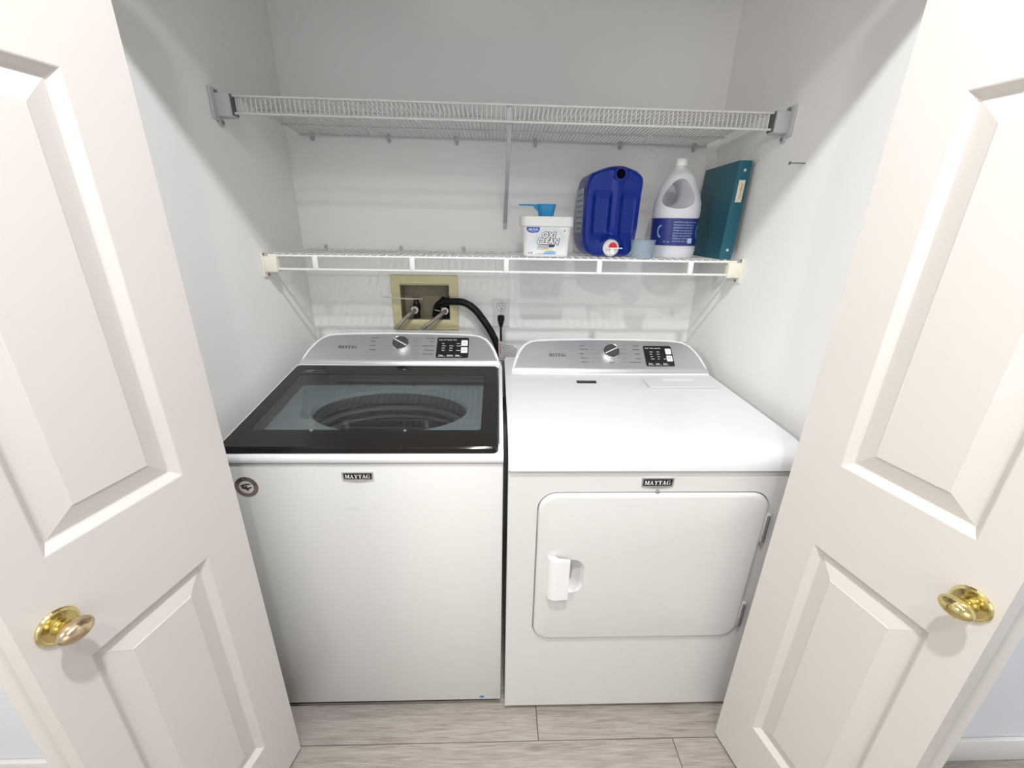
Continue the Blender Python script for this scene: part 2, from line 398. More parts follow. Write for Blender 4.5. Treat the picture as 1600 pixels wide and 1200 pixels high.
# casings and head jamb
def casing(name, x0, x1, z0, z1, vertical=True):
    b = NB(); box(b, (x0, YF0 - 0.016, z0), (x1, YF0, z1), 0.004)
    if vertical: box(b, (x0 + .012, YF0 - 0.021, z0), (x1 - .022, YF0 - 0.012, z1), 0.003)
    else: box(b, (x0, YF0 - 0.021, z0 + .012), (x1, YF0 - 0.012, z1 - .022), 0.003)
    return struct(name, b, 'trim')
casing('trim_1', -OX - .062, -OX - .004, 0, HZ + .06)
casing('trim_2', OX + .004, OX + .062, 0, HZ + .06)
casing('trim_3', -OX - .062, OX + .062, HZ + .004, HZ + .062, False)
b = NB(); box(b, (-OX, YF0 - .002, HZ - .02), (OX, YF1 + .002, HZ)); struct('trim_4', b, 'trim')      # head jamb
b = NB(); box(b, (-OX - .0, YF0 - .002, 0), (-OX + .018, YF1 + .002, HZ - .02)); struct('trim_5', b, 'trim')
b = NB(); box(b, (OX - .018, YF0 - .002, 0), (OX, YF1 + .002, HZ - .02)); struct('trim_6', b, 'trim')
b = NB(); box(b, (OX + .062, YF0 - .013, 0), (HX, YF0, .09), .004); struct('baseboard_right', b, 'trim')
b = NB(); box(b, (-HX, YF0 - .013, 0), (-OX - .062, YF0, .09), .004); struct('baseboard_left', b, 'trim')

# ---------------------------------------------------------------- bifold doors
ROOTS = {}
DT = 0.033
def leaf(name, O, D, N, wd, panels, z0, z1, root, DT=0.033, both=True):
    """O corner of the visible face at the floor; D along the width; N out of the visible face."""
    O = Vector(O); D = Vector(D); N = Vector(N)
    fn = lambda u, v, h: O + D * u + Vector((0, 0, v)) + N * h
    b = NB(); m = 0.079
    us = [0, m + .018, wd - m + .014, wd]
    us = [0, 0.097, wd - 0.060, wd]
    def face(h, sgn):
        for (v0, v1) in [(z0, panels[0][0])] + [(panels[i][1], panels[i + 1][0]) for i in range(len(panels) - 1)] + [(panels[-1][1], z1)]:
            for a, c in zip(us, us[1:]): rect(b, fn, a, v0, c, v1, h)
        for v0, v1 in panels:
            rect(b, fn, us[0], v0, us[1], v1, h); rect(b, fn, us[2], v0, us[3], v1, h)
            # sticking: step down into the panel groove
            prev = None
            for ins, dh in ((0, 0), (.002, -.0008), (.004, -.003), (.0125, -.0120), (.0150, -.0126)):
                q = [b.verts.new(fn(*p, h + sgn * dh)) for p in ((us[1] + ins, v0 + ins), (us[2] - ins, v0 + ins), (us[2] - ins, v1 - ins), (us[1] + ins, v1 - ins))]
                if prev:
                    for i in range(4): b.faces.new((prev[i], prev[(i + 1) % 4], q[(i + 1) % 4], q[i]))
                prev = q
            if not both and sgn < 0: pass
            b.faces.new(prev)
    face(0, 1); face(-DT, -1)
    # edges
    A = [(0, z0), (wd, z0), (wd, z1), (0, z1)]
    for i in range(4):
        p, q = A[i], A[(i + 1) % 4]
        b.faces.new([b.verts.new(fn(*p, 0)), b.verts.new(fn(*q, 0)), b.verts.new(fn(*q, -DT)), b.verts.new(fn(*p, -DT))])
    bmesh.ops.remove_doubles(b, verts=b.verts, dist=1e-5)
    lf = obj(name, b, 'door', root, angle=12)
    for v0, v1 in panels:
        b = NB()
        for h0, s in ((0, 1), (-DT, -1)):
            i0, w = .0155, .035
            a = [b.verts.new(fn(*p, h0 - s * .0124)) for p in ((us[1] + i0, v0 + i0), (us[2] - i0, v0 + i0), (us[2] - i0, v1 - i0), (us[1] + i0, v1 - i0))]
            i1 = i0 + w
            c = [b.verts.new(fn(*p, h0 - s * .0025)) for p in ((us[1] + i1, v0 + i1), (us[2] - i1, v0 + i1), (us[2] - i1, v1 - i1), (us[1] + i1, v1 - i1))]
            i2 = i1 + .0015
            d = [b.verts.new(fn(*p, h0 - s * .0010)) for p in ((us[1] + i2, v0 + i2), (us[2] - i2, v0 + i2), (us[2] - i2, v1 - i2), (us[1] + i2, v1 - i2))]
            for P, Q in ((a, c), (c, d)):
                for i in range(4): b.faces.new((P[i], P[(i + 1) % 4], Q[(i + 1) % 4], Q[i]))
            b.faces.new(d if s > 0 else d[::-1])
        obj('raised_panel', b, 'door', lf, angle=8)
    return lf, fn
for s, num, X0, ang, wd, dz in ((-1, 1, (-0.5938, -0.9525, 0), 12.58, 0.373, 0.0), (1, 2, (0.6378, -0.9354, 0), 12.32, 0.377, 0.007)):
    a = math.radians(ang)
    D = Vector((s * math.sin(a), -math.cos(a), 0)); N = Vector((-s * math.cos(a), -math.sin(a), 0))
    root = bpy.data.objects.new('door_%d' % num, None); COL.objects.link(root); root.location = (X0[0], X0[1], 0); root['kind'] = 'structure'
    ORG[root.name] = Vector((X0[0], X0[1], 0))
    pans = [(0.190 + dz, 0.802 + dz), (0.996 + dz, 1.632 + dz), (1.735 + dz, 1.915)]
    lf, fn = leaf('door_leaf', X0, D, N, wd, pans, 0.012, 2.0, root)
    # second leaf folded behind, hinged at the near edge
    P = Vector(X0) + D * wd - N * (DT + 0.041 + 0.010)
    a2 = math.radians(ang - 7.5)
    D2 = Vector((-s * -math.sin(a2), math.cos(a2), 0)); 
    D2 = Vector((s * math.sin(a2), math.cos(a2), 0)); N2 = Vector((s * math.cos(a2), -math.sin(a2), 0))
    # its room-side face looks outwards; leaf() takes the visible face, so give the outer face
    O2 = P
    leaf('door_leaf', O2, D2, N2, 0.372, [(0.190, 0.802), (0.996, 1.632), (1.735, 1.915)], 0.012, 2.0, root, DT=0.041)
    # hinges between the leaves
    for hz in (0.25, 1.05, 1.78):
        b = NB(); c = Vector(X0) + D * (wd - .004) - N * (DT + .002)
        lathe(b, [(0.0035, hz - .035), (0.0035, hz + .035)], lambda x, y, h, c=c: c + Vector((x, y, h)), 10)
        obj('hinge', b, 'brass', root)
    # knob: rosette, neck, egg whose long axis lies along the door's width
    K = fn(0.331 if s < 0 else 0.343, 0.888 if s < 0 else 0.905, 0)
    kf = lambda u, v, h: K + D * u + Vector((0, 0, v)) + N * h
    b = NB(); lathe(b, [(.0, 0), (.0262, .0005), (.0266, .0025), (.025, .0048), (.0225, .0056), (.0215, .0050), (.0125, .0060), (.0115, .009)], kf, 40, False, True)
    kn = obj('door_knob', b, 'brass', root)
    b = NB(); lathe(b, [(.0125, .006), (.0108, .010), (.0108, .017), (.0125, .022)], kf, 28); obj('knob_neck', b, 'brass', kn)
    b = NB()
    prof = [(math.sin(t * math.pi / 16), math.cos(t * math.pi / 16)) for t in range(1, 16)]
    lathe(b, prof, lambda x, y, h: kf(h * 0.0228, x * 0.0152, 0.0335 + y * 0.0155), 32)
    obj('egg_knob', b, 'brassworn' if s < 0 else 'brass', kn, label='scratched egg shaped brass knob' if s < 0 else None)

# ================================================================ WASHER
T = lambda v: Vector(v)
def outline_console(x0, x1, L):
    e = [(0, 0), (.006, .25), (.016, .48), (.030, .68), (.048, .84), (.072, .94), (.105, .985), (.16, .998)]
    left = [(x0 + a, L * t) for a, t in e]; right = [(x1 - a, L * t) for a, t in e]
    mid = [(x0 + (x1 - x0) * k, L * (1.0 + .02 * math.sin(math.pi * k))) for k in (.35, .45, .55, .65)]
    return left + mid + right[::-1]
def inset(pts, d, base):
    cx = sum(p[0] for p in pts) / len(pts); n = len(pts); out = []
    for i, p in enumerate(pts):
        a = Vector(pts[i - 1]); c = Vector(pts[(i + 1) % n]); t = (c - a).normalized(); nrm = Vector((t.y, -t.x))
        q = Vector(p) + nrm * d if nrm.dot(Vector((cx, 0.05)) - Vector(p)) > 0 else Vector(p) - nrm * d
        q.y = max(q.y, base); out.append((q.x, q.y))
    return out
def console(root, O, slope, x0, x1, backy, zb, side_pts):
    O = Vector(O); Z = Vector(slope); L = Z.length
    fn = plane_fn((0, O.y, O.z), (1, 0, 0), Z)      # u = world x ; normal looks to the viewer (X x Z)
    pts = outline_console(x0, x1, L)
    b = NB()
    # white shell: rim on the slanted plane, running back to a near vertical back
    rc_h = lambda v: -.0046 * max(0, 1 - v / .037)
    fr = [Vector(fn(u, v, rc_h(v))) for u, v in pts]
    fi = [Vector(fn(u, v, 0.0004 + rc_h(v))) for u, v in inset(pts, .004, .004)]
    mid = [Vector((p.x, p.y + .006, p.z - .004 * (v / L))) for p, (u, v) in zip(fr, pts)]
    bk = [Vector(((x0 + x1) / 2 + (p.x - (x0 + x1) / 2) * .93, backy, min(p.z, O.z + Z.z) - .012 * (v / L))) for p, (u, v) in zip(fr, pts)]
    V = [[b.verts.new(p) for p in r] for r in (fi, fr, mid, bk)]
    n = len(pts)
    for A, B in zip(V, V[1:]):
        for i in range(n): b.faces.new((A[i], A[(i + 1) % n], B[(i + 1) % n], B[i]))
    b.faces.new(V[0]); b.faces.new(V[-1][::-1])
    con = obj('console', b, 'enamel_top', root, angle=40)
    # brushed fascia
    b = NB(); ip = inset(pts, .010, .004)
    apex = max(range(len(ip)), key=lambda i: ip[i][1])
    Lp, Rp = ip[:apex + 1], ip[apex:][::-1]
    def xat(P, v):
        for p, q in zip(P, P[1:]):
            if min(p[1], q[1]) - 1e-9 <= v <= max(p[1], q[1]) + 1e-9 and abs(q[1] - p[1]) > 1e-9: return p[0] + (q[0] - p[0]) * (v - p[1]) / (q[1] - p[1])
        return P[-1][0]
    vmin, vmax = .004, ip[apex][1]; vs_ = [vmin + (vmax - vmin) * (k / 40) for k in range(40)] + [vmax - 1e-4]; rows = []
    for v in vs_:
        h = .0040 - .0078 * max(0, 1 - (v - vmin) / .022) ** 2; xa, xb = xat(Lp, v), xat(Rp, v)
        rows.append([b.verts.new(fn(xa + (xb - xa) * t / 12, v, h)) for t in range(13)])
    for P, Q in zip(rows, rows[1:]):
        for k in range(12): b.faces.new((P[k], P[k + 1], Q[k + 1], Q[k]))
    edge = [r[0] for r in rows] + rows[-1][1:-1] + [r[-1] for r in rows[::-1]] + rows[0][1:-1][::-1]
    ev = [b.verts.new(fn(0, 0, -.006) + Vector((v.co.x, 0, 0)) + (v.co - Vector((v.co.x, 0, 0)) - fn(0, 0, 0)).dot(Vector(slope).normalized()) * Vector(slope).normalized()) for v in edge]
    for k in range(len(edge)): b.faces.new((edge[k], edge[(k + 1) % len(edge)], ev[(k + 1) % len(edge)], ev[k]))
    fa = obj('fascia', b, 'silver', con)
    return con, fa, fn
def dial(root, fn, u, v, ang, r=.0300):
    kf = lambda x, y, h: fn(u + x, v + y, h)
    b = NB(); lathe(b, [(r * 1.15, .0044), (r * 1.15, .0050), (r * 1.08, .0054)], kf, 40)
    ring = obj('dial_ring', b, 'silver', root)
    b = NB(); lathe(b, [(r * .98, .005), (r * 1.0, .010), (r * 1.0, .0205), (r * .95, .0225), (r * .92, .0220)], kf, 40)
    k = obj('control_knob', b, 'chrome', root)
    b = NB(); lathe(b, [(r * .89, .0222), (r * .88, .0228)], kf, 40); 
    obj('knob_face', b, 'knobface', k)
    b = NB(); ca, sa = math.cos(ang), math.sin(ang)
    for q in [[(-.85, -.05), (.85, -.05), (.85, .05), (-.85, .05)]]:
        prism(b, [(r * (x * ca - y * sa), r * (x * sa + y * ca)) for x, y in q], lambda x, y, h: kf(x, y, h), .0226, .0236)
    obj('pointer_line', b, 'whitep', k)
def labels(root, fn, left, right, top, bottom, uk, vk):
    b = NB(); h = .0047
    for u, v, s in left:
        text_bm(b, s, fn, u, v, .0062, h, bold=.02)
        if s: rect(b, fn, u + .037, v + .0018, uk - .037, v + .0022, h)
    for u, v, s in right:
        text_bm(b, s, fn, u, v, .0062, h, align='RIGHT', bold=.02)
        rect(b, fn, uk + .037, v + .0018, u - .048, v + .0024, h)
    if top: text_bm(b, top, fn, uk, vk + .038, .0062, h, align='CENTER', bold=.02)
    if bottom: text_bm(b, bottom, fn, uk, vk - .043, .0062, h, align='CENTER', bold=.02)
    obj('printed_legend', b, 'ink', root, recalc=False)
    b = NB()
def display(root, fn, u0, v0, u1, v1, dryer=False):
    b = NB(); cx, cy = (u0 + u1) / 2, (v0 + v1) / 2
    prism(b, [(cx + x, cy + y) for x, y in rrect(u1 - u0, v1 - v0, .005, 4)], fn, .004, .0055)
    d = obj('display_panel', b, 'black', root)
    w, hh = u1 - u0, v1 - v0
    P = lambda a, c: (u0 + w * a, v0 + hh * c)
    for k in (0, 1):
        b = NB(); x, y = P(.865, .72 - .35 * k); prism(b, [(x + p, y + q) for p, q in rrect(w * .20, hh * .28, .002, 3)], fn, .0054, .0064); obj('button', b, 'whitep', d)
    b = NB(); h = .0058
    t = 'Timer  Temp  Level  Dry' if dryer else 'Temp  Soil  Options  Rinse'
    text_bm(b, t, fn, *P(.05, .86), .0058, h, bold=.02)
    cols = (((.20, ('More', 'Dry', 'Less', 'Damp')), (.45, ('High', 'Med', 'Low', 'Air')), (.66, ('', '', '', 'Signal'))) if dryer else
            ((.16, ('Hot', 'Warm', 'Cool', 'Cold')), (.40, ('', 'Heavy', 'Light', 'Extra')), (.62, ('Fabric', 'Presoak', '', 'Power'))))
    for a, ws in cols:
        for i, s in enumerate(ws):
            if s: text_bm(b, s, fn, *P(a, .68 - i * .115), .0052, h, bold=.02)
    for i, s in enumerate(('Temp', 'Level', 'Signal') if dryer else ('Temp', 'Options', 'Delay')):
        x0, y0 = P(.06 + i * .26, .05); rect(b, fn, x0, y0, x0 + w * .22, y0 + hh * .012, h); text_bm(b, s, fn, *P(.08 + i * .26, .09), .0062, h, bold=.03)
    obj('display_text', b, 'whiteprint', d, recalc=False)
    b = NB(); x, y = P(.865, .72); lathe(b, [(.0035, .0067), (.0028, .0067)], lambda p, q, h: fn(x + p, y + q, h), 20, False, False)
    x, y = P(.865, .37); quad(b, [(x - .005, y - .003), (x - .001, y), (x - .005, y + .003)], fn, .0067); rect(b, fn, x + .001, y - .003, x + .0022, y + .003, .0067); rect(b, fn, x + .0035, y - .003, x + .0047, y + .003, .0067)
    obj('button_icon', b, 'inkgrey', d, recalc=False)
def badge(root, x0, x1, z0, z1, y):
    fn = plane_fn((x0, y, z0), (1, 0, 0), (0, 0, 1)); w, h = x1 - x0, z1 - z0
    b = NB(); prism(b, [(0, h), (w, h), (w * .985, h * .17), (w * .70, h * .03), (w / 2, 0), (w * .30, h * .03), (w * .015, h * .17)], fn, -.001, .0028)
    bd = obj('brand_badge', b, 'chrome', root)
    b = NB(); prism(b, [(w * .05, h * .88), (w * .95, h * .88), (w * .935, h * .27), (w * .065, h * .27)], fn, .0026, .0033)
    obj('badge_plate', b, 'black', bd)
    b = NB(); slab_word(b, 'MAYTAG', fn, w * .10, h * .37, h * .40, w * .80, .0037)
    obj('badge_lettering', b, 'whiteprint', bd, recalc=False)
    b = NB()
    for k in (.36, .54, .72): rect(b, fn, w * (k - .012), h * .19, w * (k + .012), h * .23, .0030)
    obj('badge_marks', b, 'inkgrey', bd, recalc=False)

WX0, WX1, WY = -0.698, -0.012, -0.840
washer = thing('washing_machine', 'white top-loading washing machine with a dark glass lid, left of the dryer', 'washing machine', (-0.357, -0.45, 0))
# cabinet (open on top)
b = NB()
box(b, (WX0, WY, .030), (WX1, WY + .012, .8935), .004)                       # front panel
obj('front_panel', b, 'front', washer)
b = NB()
box(b, (WX0, WY + .010, .030), (WX0 + .010, -.12, .888)); box(b, (WX1 - .010, WY + .010, .030), (WX1, -.12, .888)); box(b, (WX0, -.13, .030), (WX1, -.12, .888))
box(b, (WX0 + .01, WY + .02, .03), (WX1 - .01, -.13, .04))
obj('cabinet', b, 'enamel', washer)
b = NB(); box(b, (WX0 + .012, WY + .018, .0), (WX1 - .012, WY + .04, .031)); obj('plinth', b, 'dark', washer)
b = NB(); box(b, (WX0 + .012, -.16, .0), (WX1 - .012, -.14, .031)); obj('plinth', b, 'dark', washer)
b = NB(); box(b, (WX0 + .003, WY + .004, .886), (WX1 - .003, WY + .02, .9)); obj('seam', b, 'gap', washer)
# top frame: sides and front lip, following the slope of the lid
sl = (0.992 - 0.935) / (0.835 - 0.385)
zt = lambda y: 0.926 + (y + 0.835) * sl
b = NB()
def slab(bm, x0, x1, y0, y1, zlo, top, bev=0.004):
    vs = box(bm, (x0, y0, 0), (x1, y1, 1), 0)
    for v in vs: v.co.z = (zlo if v.co.z < .5 else top(v.co.y))
    if bev:
        es = list({e for v in vs for e in v.link_edges if all(q.co.z > zlo + .003 for q in e.verts) })
        bmesh.ops.bevel(bm, geom=es, offset=bev, segments=3, affect='EDGES')
# front lip (rounded) as a profile swept along x
prof = [(WY - .002, .8965), (WY - .006, .900), (WY - .0065, .912), (WY - .002, .920), (WY + .006, .925), (WY + .04, .928), (WY + .04, .8965)]
prism(b, prof, lambda u, v, h: Vector((h, u, v)), WX0, WX1)
slab(b, WX0, WX0 + .010, WY + .03, -.372, .8965, lambda y: zt(y) + .013)
slab(b, WX1 - .010, WX1, WY + .03, -.372, .8965, lambda y: zt(y) + .013)
for xa, xb in ((WX0, WX0 + .010), (WX1 - .010, WX1)): slab(b, xa, xb, -.374, -.13, .8965, lambda y: .975 if y < -.3 else .935, .002)
slab(b, WX0 + .005, WX1 - .005, -.383, -.15, .8965, lambda y: .980 if y < -.3 else .940, 0)
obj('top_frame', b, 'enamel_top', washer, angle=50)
# inner deck with the round tub opening
b = NB(); n = 64; cx, cy = -0.345, -0.585; rx, ry = 0.229, 0.122
dx0, dx1, dy0, dy1 = WX0 + .010, WX1 - .010, WY + .035, -.385
def dz_(y): return zt(y) - .033
inner = []; outer = []
for i in range(n):
    a = 2 * math.pi * i / n + math.pi / 4; c, s_ = math.cos(a), math.sin(a)
    inner.append(b.verts.new((cx + rx * c, cy + ry * s_, dz_(cy + ry * s_))))
    tx = ((dx1 if c > 0 else dx0) - cx) / c if abs(c) > 1e-6 else 9e9
    ty = ((dy1 if s_ > 0 else dy0) - cy) / s_ if abs(s_) > 1e-6 else 9e9
    t = min(tx, ty); outer.append(b.verts.new((cx + t * c, cy + t * s_, dz_(cy + t * s_))))
lip = [b.verts.new((v.co.x * .0 + cx + (v.co.x - cx) * .975, cy + (v.co.y - cy) * .975, v.co.z - .012)) for v in inner]
low = [b.verts.new((cx + (v.co.x - cx) * .965, cy + (v.co.y - cy) * .965, v.co.z - .05)) for v in inner]
for i in range(n):
    j = (i + 1) % n
    b.faces.new((outer[i], outer[j], inner[j], inner[i])); b.faces.new((inner[i], inner[j], lip[j], lip[i]))
obj('inner_deck', b, 'deck', washer, angle=30)
b = NB(); rings(b, [[Vector((cx + rx * f * math.cos(2 * math.pi * i / 64), cy + ry * f * math.sin(2 * math.pi * i / 64), dz_(cy + ry * math.sin(2 * math.pi * i / 64)) - d)) for i in range(64)] for f, d in ((.976, .011), (.97, .03), (.985, .045))], False, False)
obj('tub_rim', b, 'ring', washer, angle=30)
b = NB(); box(b, (-0.45, -.452, .925), (-0.19, -.425, .945), .004); obj('water_inlet', b, 'deck', washer)
b = NB()
rs = [(1.00, .82), (1.03, .80), (1.04, .60), (1.02, .45), (.90, .40), (.3, .38)]
RR = lambda q, z: [Vector((cx + rx * q * .97 * math.cos(2 * math.pi * i / 48), cy + .200 * q * math.sin(2 * math.pi * i / 48), z)) for i in range(48)]
rings(b, [RR(q, z) for q, z in rs], False, True)
obj('wash_basket', b, 'basket', washer, angle=50)
b = NB()
for q, z, r0 in ((.955, .862, .009), (.93, .835, .006)):
    tube(b, [Vector((cx + rx * q * math.cos(t), cy + ry * q * 1.0 * math.sin(t), z + sl * ry * math.sin(t))) for t in [2 * math.pi * i / 48 for i in range(49)]], r0, 6, False)
obj('basket_ring', b, 'ring', washer)
b = NB(); lathe(b, [(.14, .385), (.13, .41), (.06, .45), (.045, .50), (.0, .51)], lambda x, y, h: Vector((cx + x, cy + y, h)), 32, True, False)
obj('impeller', b, 'ring', washer)
# lid : frame ring, glass pane
lf = plane_fn((0, -0.842, 0.9345), (1, 0, 0), (0, .455, .0575))
LX0, LX1, LL = -.6925, -.0245, .4575
GX = ((-.648, .074), (-.070, .074), (-.070, .388), (-.648, .388))
def rr_pts(x0, y0, x1, y1, r, k=6): return [((x0 + x1) / 2 + p, (y0 + y1) / 2 + q) for p, q in rrect(x1 - x0, y1 - y0, r, k)]
lid = None
b = NB()
o1 = rr_pts(LX0, -.001, LX1, LL, .014); i1 = rr_pts(-.650, .074, -.070, .388, .010)
def ringface(b, o, i, h0, h1, ro=.004):
    O2 = rr_pts(LX0 + .004, .003, LX1 - .004, LL - .002, .012)
    R = [[fnl(u, v, h) for u, v in P] for P, h, fnl in ((i, h0, lf), (o, h0, lf), (o, h1 - .004, lf), (O2, h1, lf), (i, h1, lf))]
    V = [[b.verts.new(p) for p in r] for r in R]; n = len(V[0])
    for A, B in zip(V, V[1:] + [V[0]]):
        for k in range(n): b.faces.new((A[k], A[(k + 1) % n], B[(k + 1) % n], B[k]))
ringface(b, o1, i1, -.0105, .0065)
lid = obj('lid', b, 'lidframe', washer, label='dark glass lid with brown black border', angle=30)
b = NB(); prism(b, i1, lf, .0035, .0060)
obj('lid_glass', b, 'glass', lid, angle=30)
b = NB(); text_bm(b, 'HE', lf, -.650, .404, .022, .0069, shear=.35, bold=.02); text_bm(b, 'high efficiency', lf, -.617, .412, .008, .0069); rect(b, lf, -.655, .399, -.575, .4005, .0069)
obj('lid_lettering', b, 'inkgrey', lid, recalc=False)
for u in (-.497, -.262):
    b = NB(); lathe(b, [(.0045, .006), (.004, .009), (.001, .0105)], lambda x, y, h, u=u: lf(u + x, .070 + y, h), 14); obj('lid_bumper', b, 'cup', lid)
con, fascia, cf = console(washer, (0, -.380, .9915), (0, .12, .085), -.694, -.018, -.16, 0, None)
dial(con, cf, -.362, .088, math.radians(-32))
b = NB(); slab_word(b, 'MAYTAG', cf, -.577, .0735, .0125, .064, .0046); obj('brand_lettering', b, 'ink', con, recalc=False)
labels(con, cf, [(-.470, .119, 'Heavy Duty'), (-.470, .104, 'Whites'), (-.470, .085, 'Towels'), (-.470, .066, 'Delicates')],
       [(-.248, .119, 'Quick Wash'), (-.248, .104, 'Colors'), (-.248, .085, 'Wrinkle Control'), (-.248, .066, 'Drain & Spin'), (-.248, .049, 'Clean Washer')], 'Normal', '', -.362, .088)
display(con, cf, -.239, .035, -.128, .124)
badge(washer, -.408, -.331, .845, .8715, WY)
fw = plane_fn((0, WY, 0), (1, 0, 0), (0, 0, 1))
# round sticker
b = NB(); sx, sz, sr = -.645, .829, .0285
lathe(b, [(sr, .0002), (sr, .0008)], lambda x, y, h: fw(sx + x, sz + y, h), 40); st = obj('round_sticker', b, 'sticker', washer, label='round brown sticker reading America')
b = NB(); lathe(b, [(.0175, .0009), (.0175, .0011)], lambda x, y, h: fw(sx + .0 + x, sz - .001 + y, h), 32); obj('sticker_disc', b, 'stickerin', st)
b = NB()
word = 'AMERICA'
for i, ch in enumerate(word):
    a = math.radians(148 - 21 * i); u, v = sx + .0215 * math.cos(a), sz + .0215 * math.sin(a)
    rot = a - math.pi / 2; ca, sa = math.cos(rot), math.sin(rot)
    text_bm(b, ch, lambda p, q, h, u=u, v=v, ca=ca, sa=sa: fw(u + p * ca - q * sa, v + p * sa + q * ca, h), -.0034, -.002, .0108, .0012, bold=.03)
for P in ([(-.015, .004), (-.006, .008), (.004, .010), (.014, .009), (.010, .006), (-.002, .005), (-.010, .000)],
          [(-.014, -.001), (-.006, .002), (.003, -.002), (.012, .001), (.014, -.002), (.006, -.006), (.002, -.012), (-.002, -.007), (-.010, -.005)],
          [(-.002, .004), (.002, .005), (.002, -.004), (-.002, -.004)]):
    quad(b, [(sx + p, sz + q) for p, q in P], fw, .0013)
obj('sticker_print', b, 'ink', st, recalc=False)
b = NB(); lathe(b, [(.007, .0002), (.007, .0007)], lambda x, y, h: fw(-.0717 + x, .045 + y * .75, h), 24); obj('blue_sticker', b, 'bluedot', washer, label='tiny round blue sticker')

# ================================================================ DRYER
DX0, DX1, DY = 0.0, 0.740, -0.854
dryer = thing('tumble_dryer', 'white front-loading dryer with a wide left-handled door, right of the washer', 'dryer', (0.37, -0.45, 0))
ff = plane_fn((0, DY, 0), (1, 0, 0), (0, 0, 1))
b = NB()
# front panel with a recessed door opening: outer rect minus rounded rect
dr = rr_pts(.0745, .3155, .676, .8205, .052, 8)
n = len(dr)
def ring_outer(pts, x0, z0, x1, z1):
    cx, cz = (x0 + x1) / 2, (z0 + z1) / 2; out = []
    dcx = sum(p[0] for p in pts) / len(pts); dcz = sum(p[1] for p in pts) / len(pts)
    for (x, z) in pts:
        c, s_ = x - dcx, z - dcz
        tx = ((x1 if c > 0 else x0) - dcx) / c if abs(c) > 1e-6 else 9e9; ty = ((z1 if s_ > 0 else z0) - dcz) / s_ if abs(s_) > 1e-6 else 9e9
        t = min(tx, ty); out.append((dcx + t * c, dcz + t * s_))
    for cxy in ((x0, z0), (x1, z0), (x1, z1), (x0, z1)):
        k = min(range(len(out)), key=lambda i: math.hypot(out[i][0] - cxy[0], out[i][1] - cxy[1])); out[k] = cxy
    return out
ou = ring_outer(dr, DX0 + .004, .024, DX1 - .004, .875)
Vs = [[b.verts.new(ff(u, v, h)) for u, v in P] for P, h in ((ou, 0), (dr, 0), (rr_pts(.0765, .3175, .674, .8185, .050, 8), -.003), (rr_pts(.0765, .3175, .674, .8185, .050, 8), -.012))]
for A, B in zip(Vs, Vs[1:]):
    for i in range(n): b.faces.new((A[i], A[(i + 1) % n], B[(i + 1) % n], B[i]))
b.faces.new(Vs[-1])
box(b, (DX0, DY + .0035, .020), (DX0 + .010, DY + .02, .879), .0034); box(b, (DX1 - .010, DY + .0035, .020), (DX1, DY + .02, .879), .0034)
for x0, x1, xs in ((DX0, DX0 + .004, 1), (DX1, DX1 - .004, 1)):
    for k in range(4):
        a0, a1 = math.pi / 8 * k, math.pi / 8 * (k + 1); w = x1 - x0
        p = [(x1 - w * math.sin(t), DY + .004 - .004 * math.cos(t)) for t in (a0, a1)]
        b.faces.new([b.verts.new(q) for q in ((p[0][0], p[0][1], .02), (p[1][0], p[1][1], .02), (p[1][0], p[1][1], .879), (p[0][0], p[0][1], .879))])
box(b, (DX0 + .002, DY + .001, .020), (DX1 - .002, DY + .02, .0245)); box(b, (DX0 + .002, DY + .001, .874), (DX1 - .002, DY + .02, .879))
fp = obj('front_panel', b, 'enamel', dryer, angle=25)
b = NB(); box(b, (DX0, DY + .012, .020), (DX1, -.12, .879)); obj('cabinet', b, 'enamel', dryer)
b = NB(); box(b, (DX0 + .012, DY + .02, .0), (DX1 - .012, DY + .05, .021)); obj('plinth', b, 'dark', dryer)
b = NB(); box(b, (DX0 + .012, -.18, 0), (DX1 - .012, -.15, .021)); obj('plinth', b, 'dark', dryer)
b = NB(); box(b, (DX0 + .003, DY + .004, .876), (DX1 - .003, DY + .03, .887)); obj('seam', b, 'gap', dryer)
# top: swept profile with a big front radius
prof = [(DY - .003, .8835), (DY - .009, .886), (DY - .0095, .904), (DY - .006, .918), (DY + .001, .928), (DY + .013, .9355), (DY + .030, .940), (DY + .06, .9425), (-.40, .9465), (-.20, .948), (-.12, .948), (-.12, .8835)]
b = NB()
A, B = prism(b, prof, lambda u, v, h: Vector((h, u, v)), DX0, DX1)
es = [e for e in b.edges if (all(v in A for v in e.verts) or all(v in B for v in e.verts)) and max(v.co.z for v in e.verts) > .9]
bmesh.ops.bevel(b, geom=es, offset=.005, segments=3, affect='EDGES', clamp_overlap=True)
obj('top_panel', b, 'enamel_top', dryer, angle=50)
# door
b = NB()
d0 = rr_pts(.0785, .3195, .672, .8165, .048, 8)
P = [(d0, -.010), (d0, .001), (rr_pts(.0795, .3205, .671, .8155, .047, 8), .0045), (rr_pts(.083, .324, .6675, .812, .0445, 8), .0075), (rr_pts(.089, .330, .6615, .806, .040, 8), .0085)]
Vs = [[b.verts.new(ff(u, v, h)) for u, v in q] for q, h in P]
for A, B in zip(Vs, Vs[1:]):
    for i in range(len(A)): b.faces.new((A[i], A[(i + 1) % len(A)], B[(i + 1) % len(A)], B[i]))
# door face around the finger recess
rc = [(.212 + p * .0, 0) for p in ()]
rec = rr_pts(.128, .499, .209, .613, .034, 8)
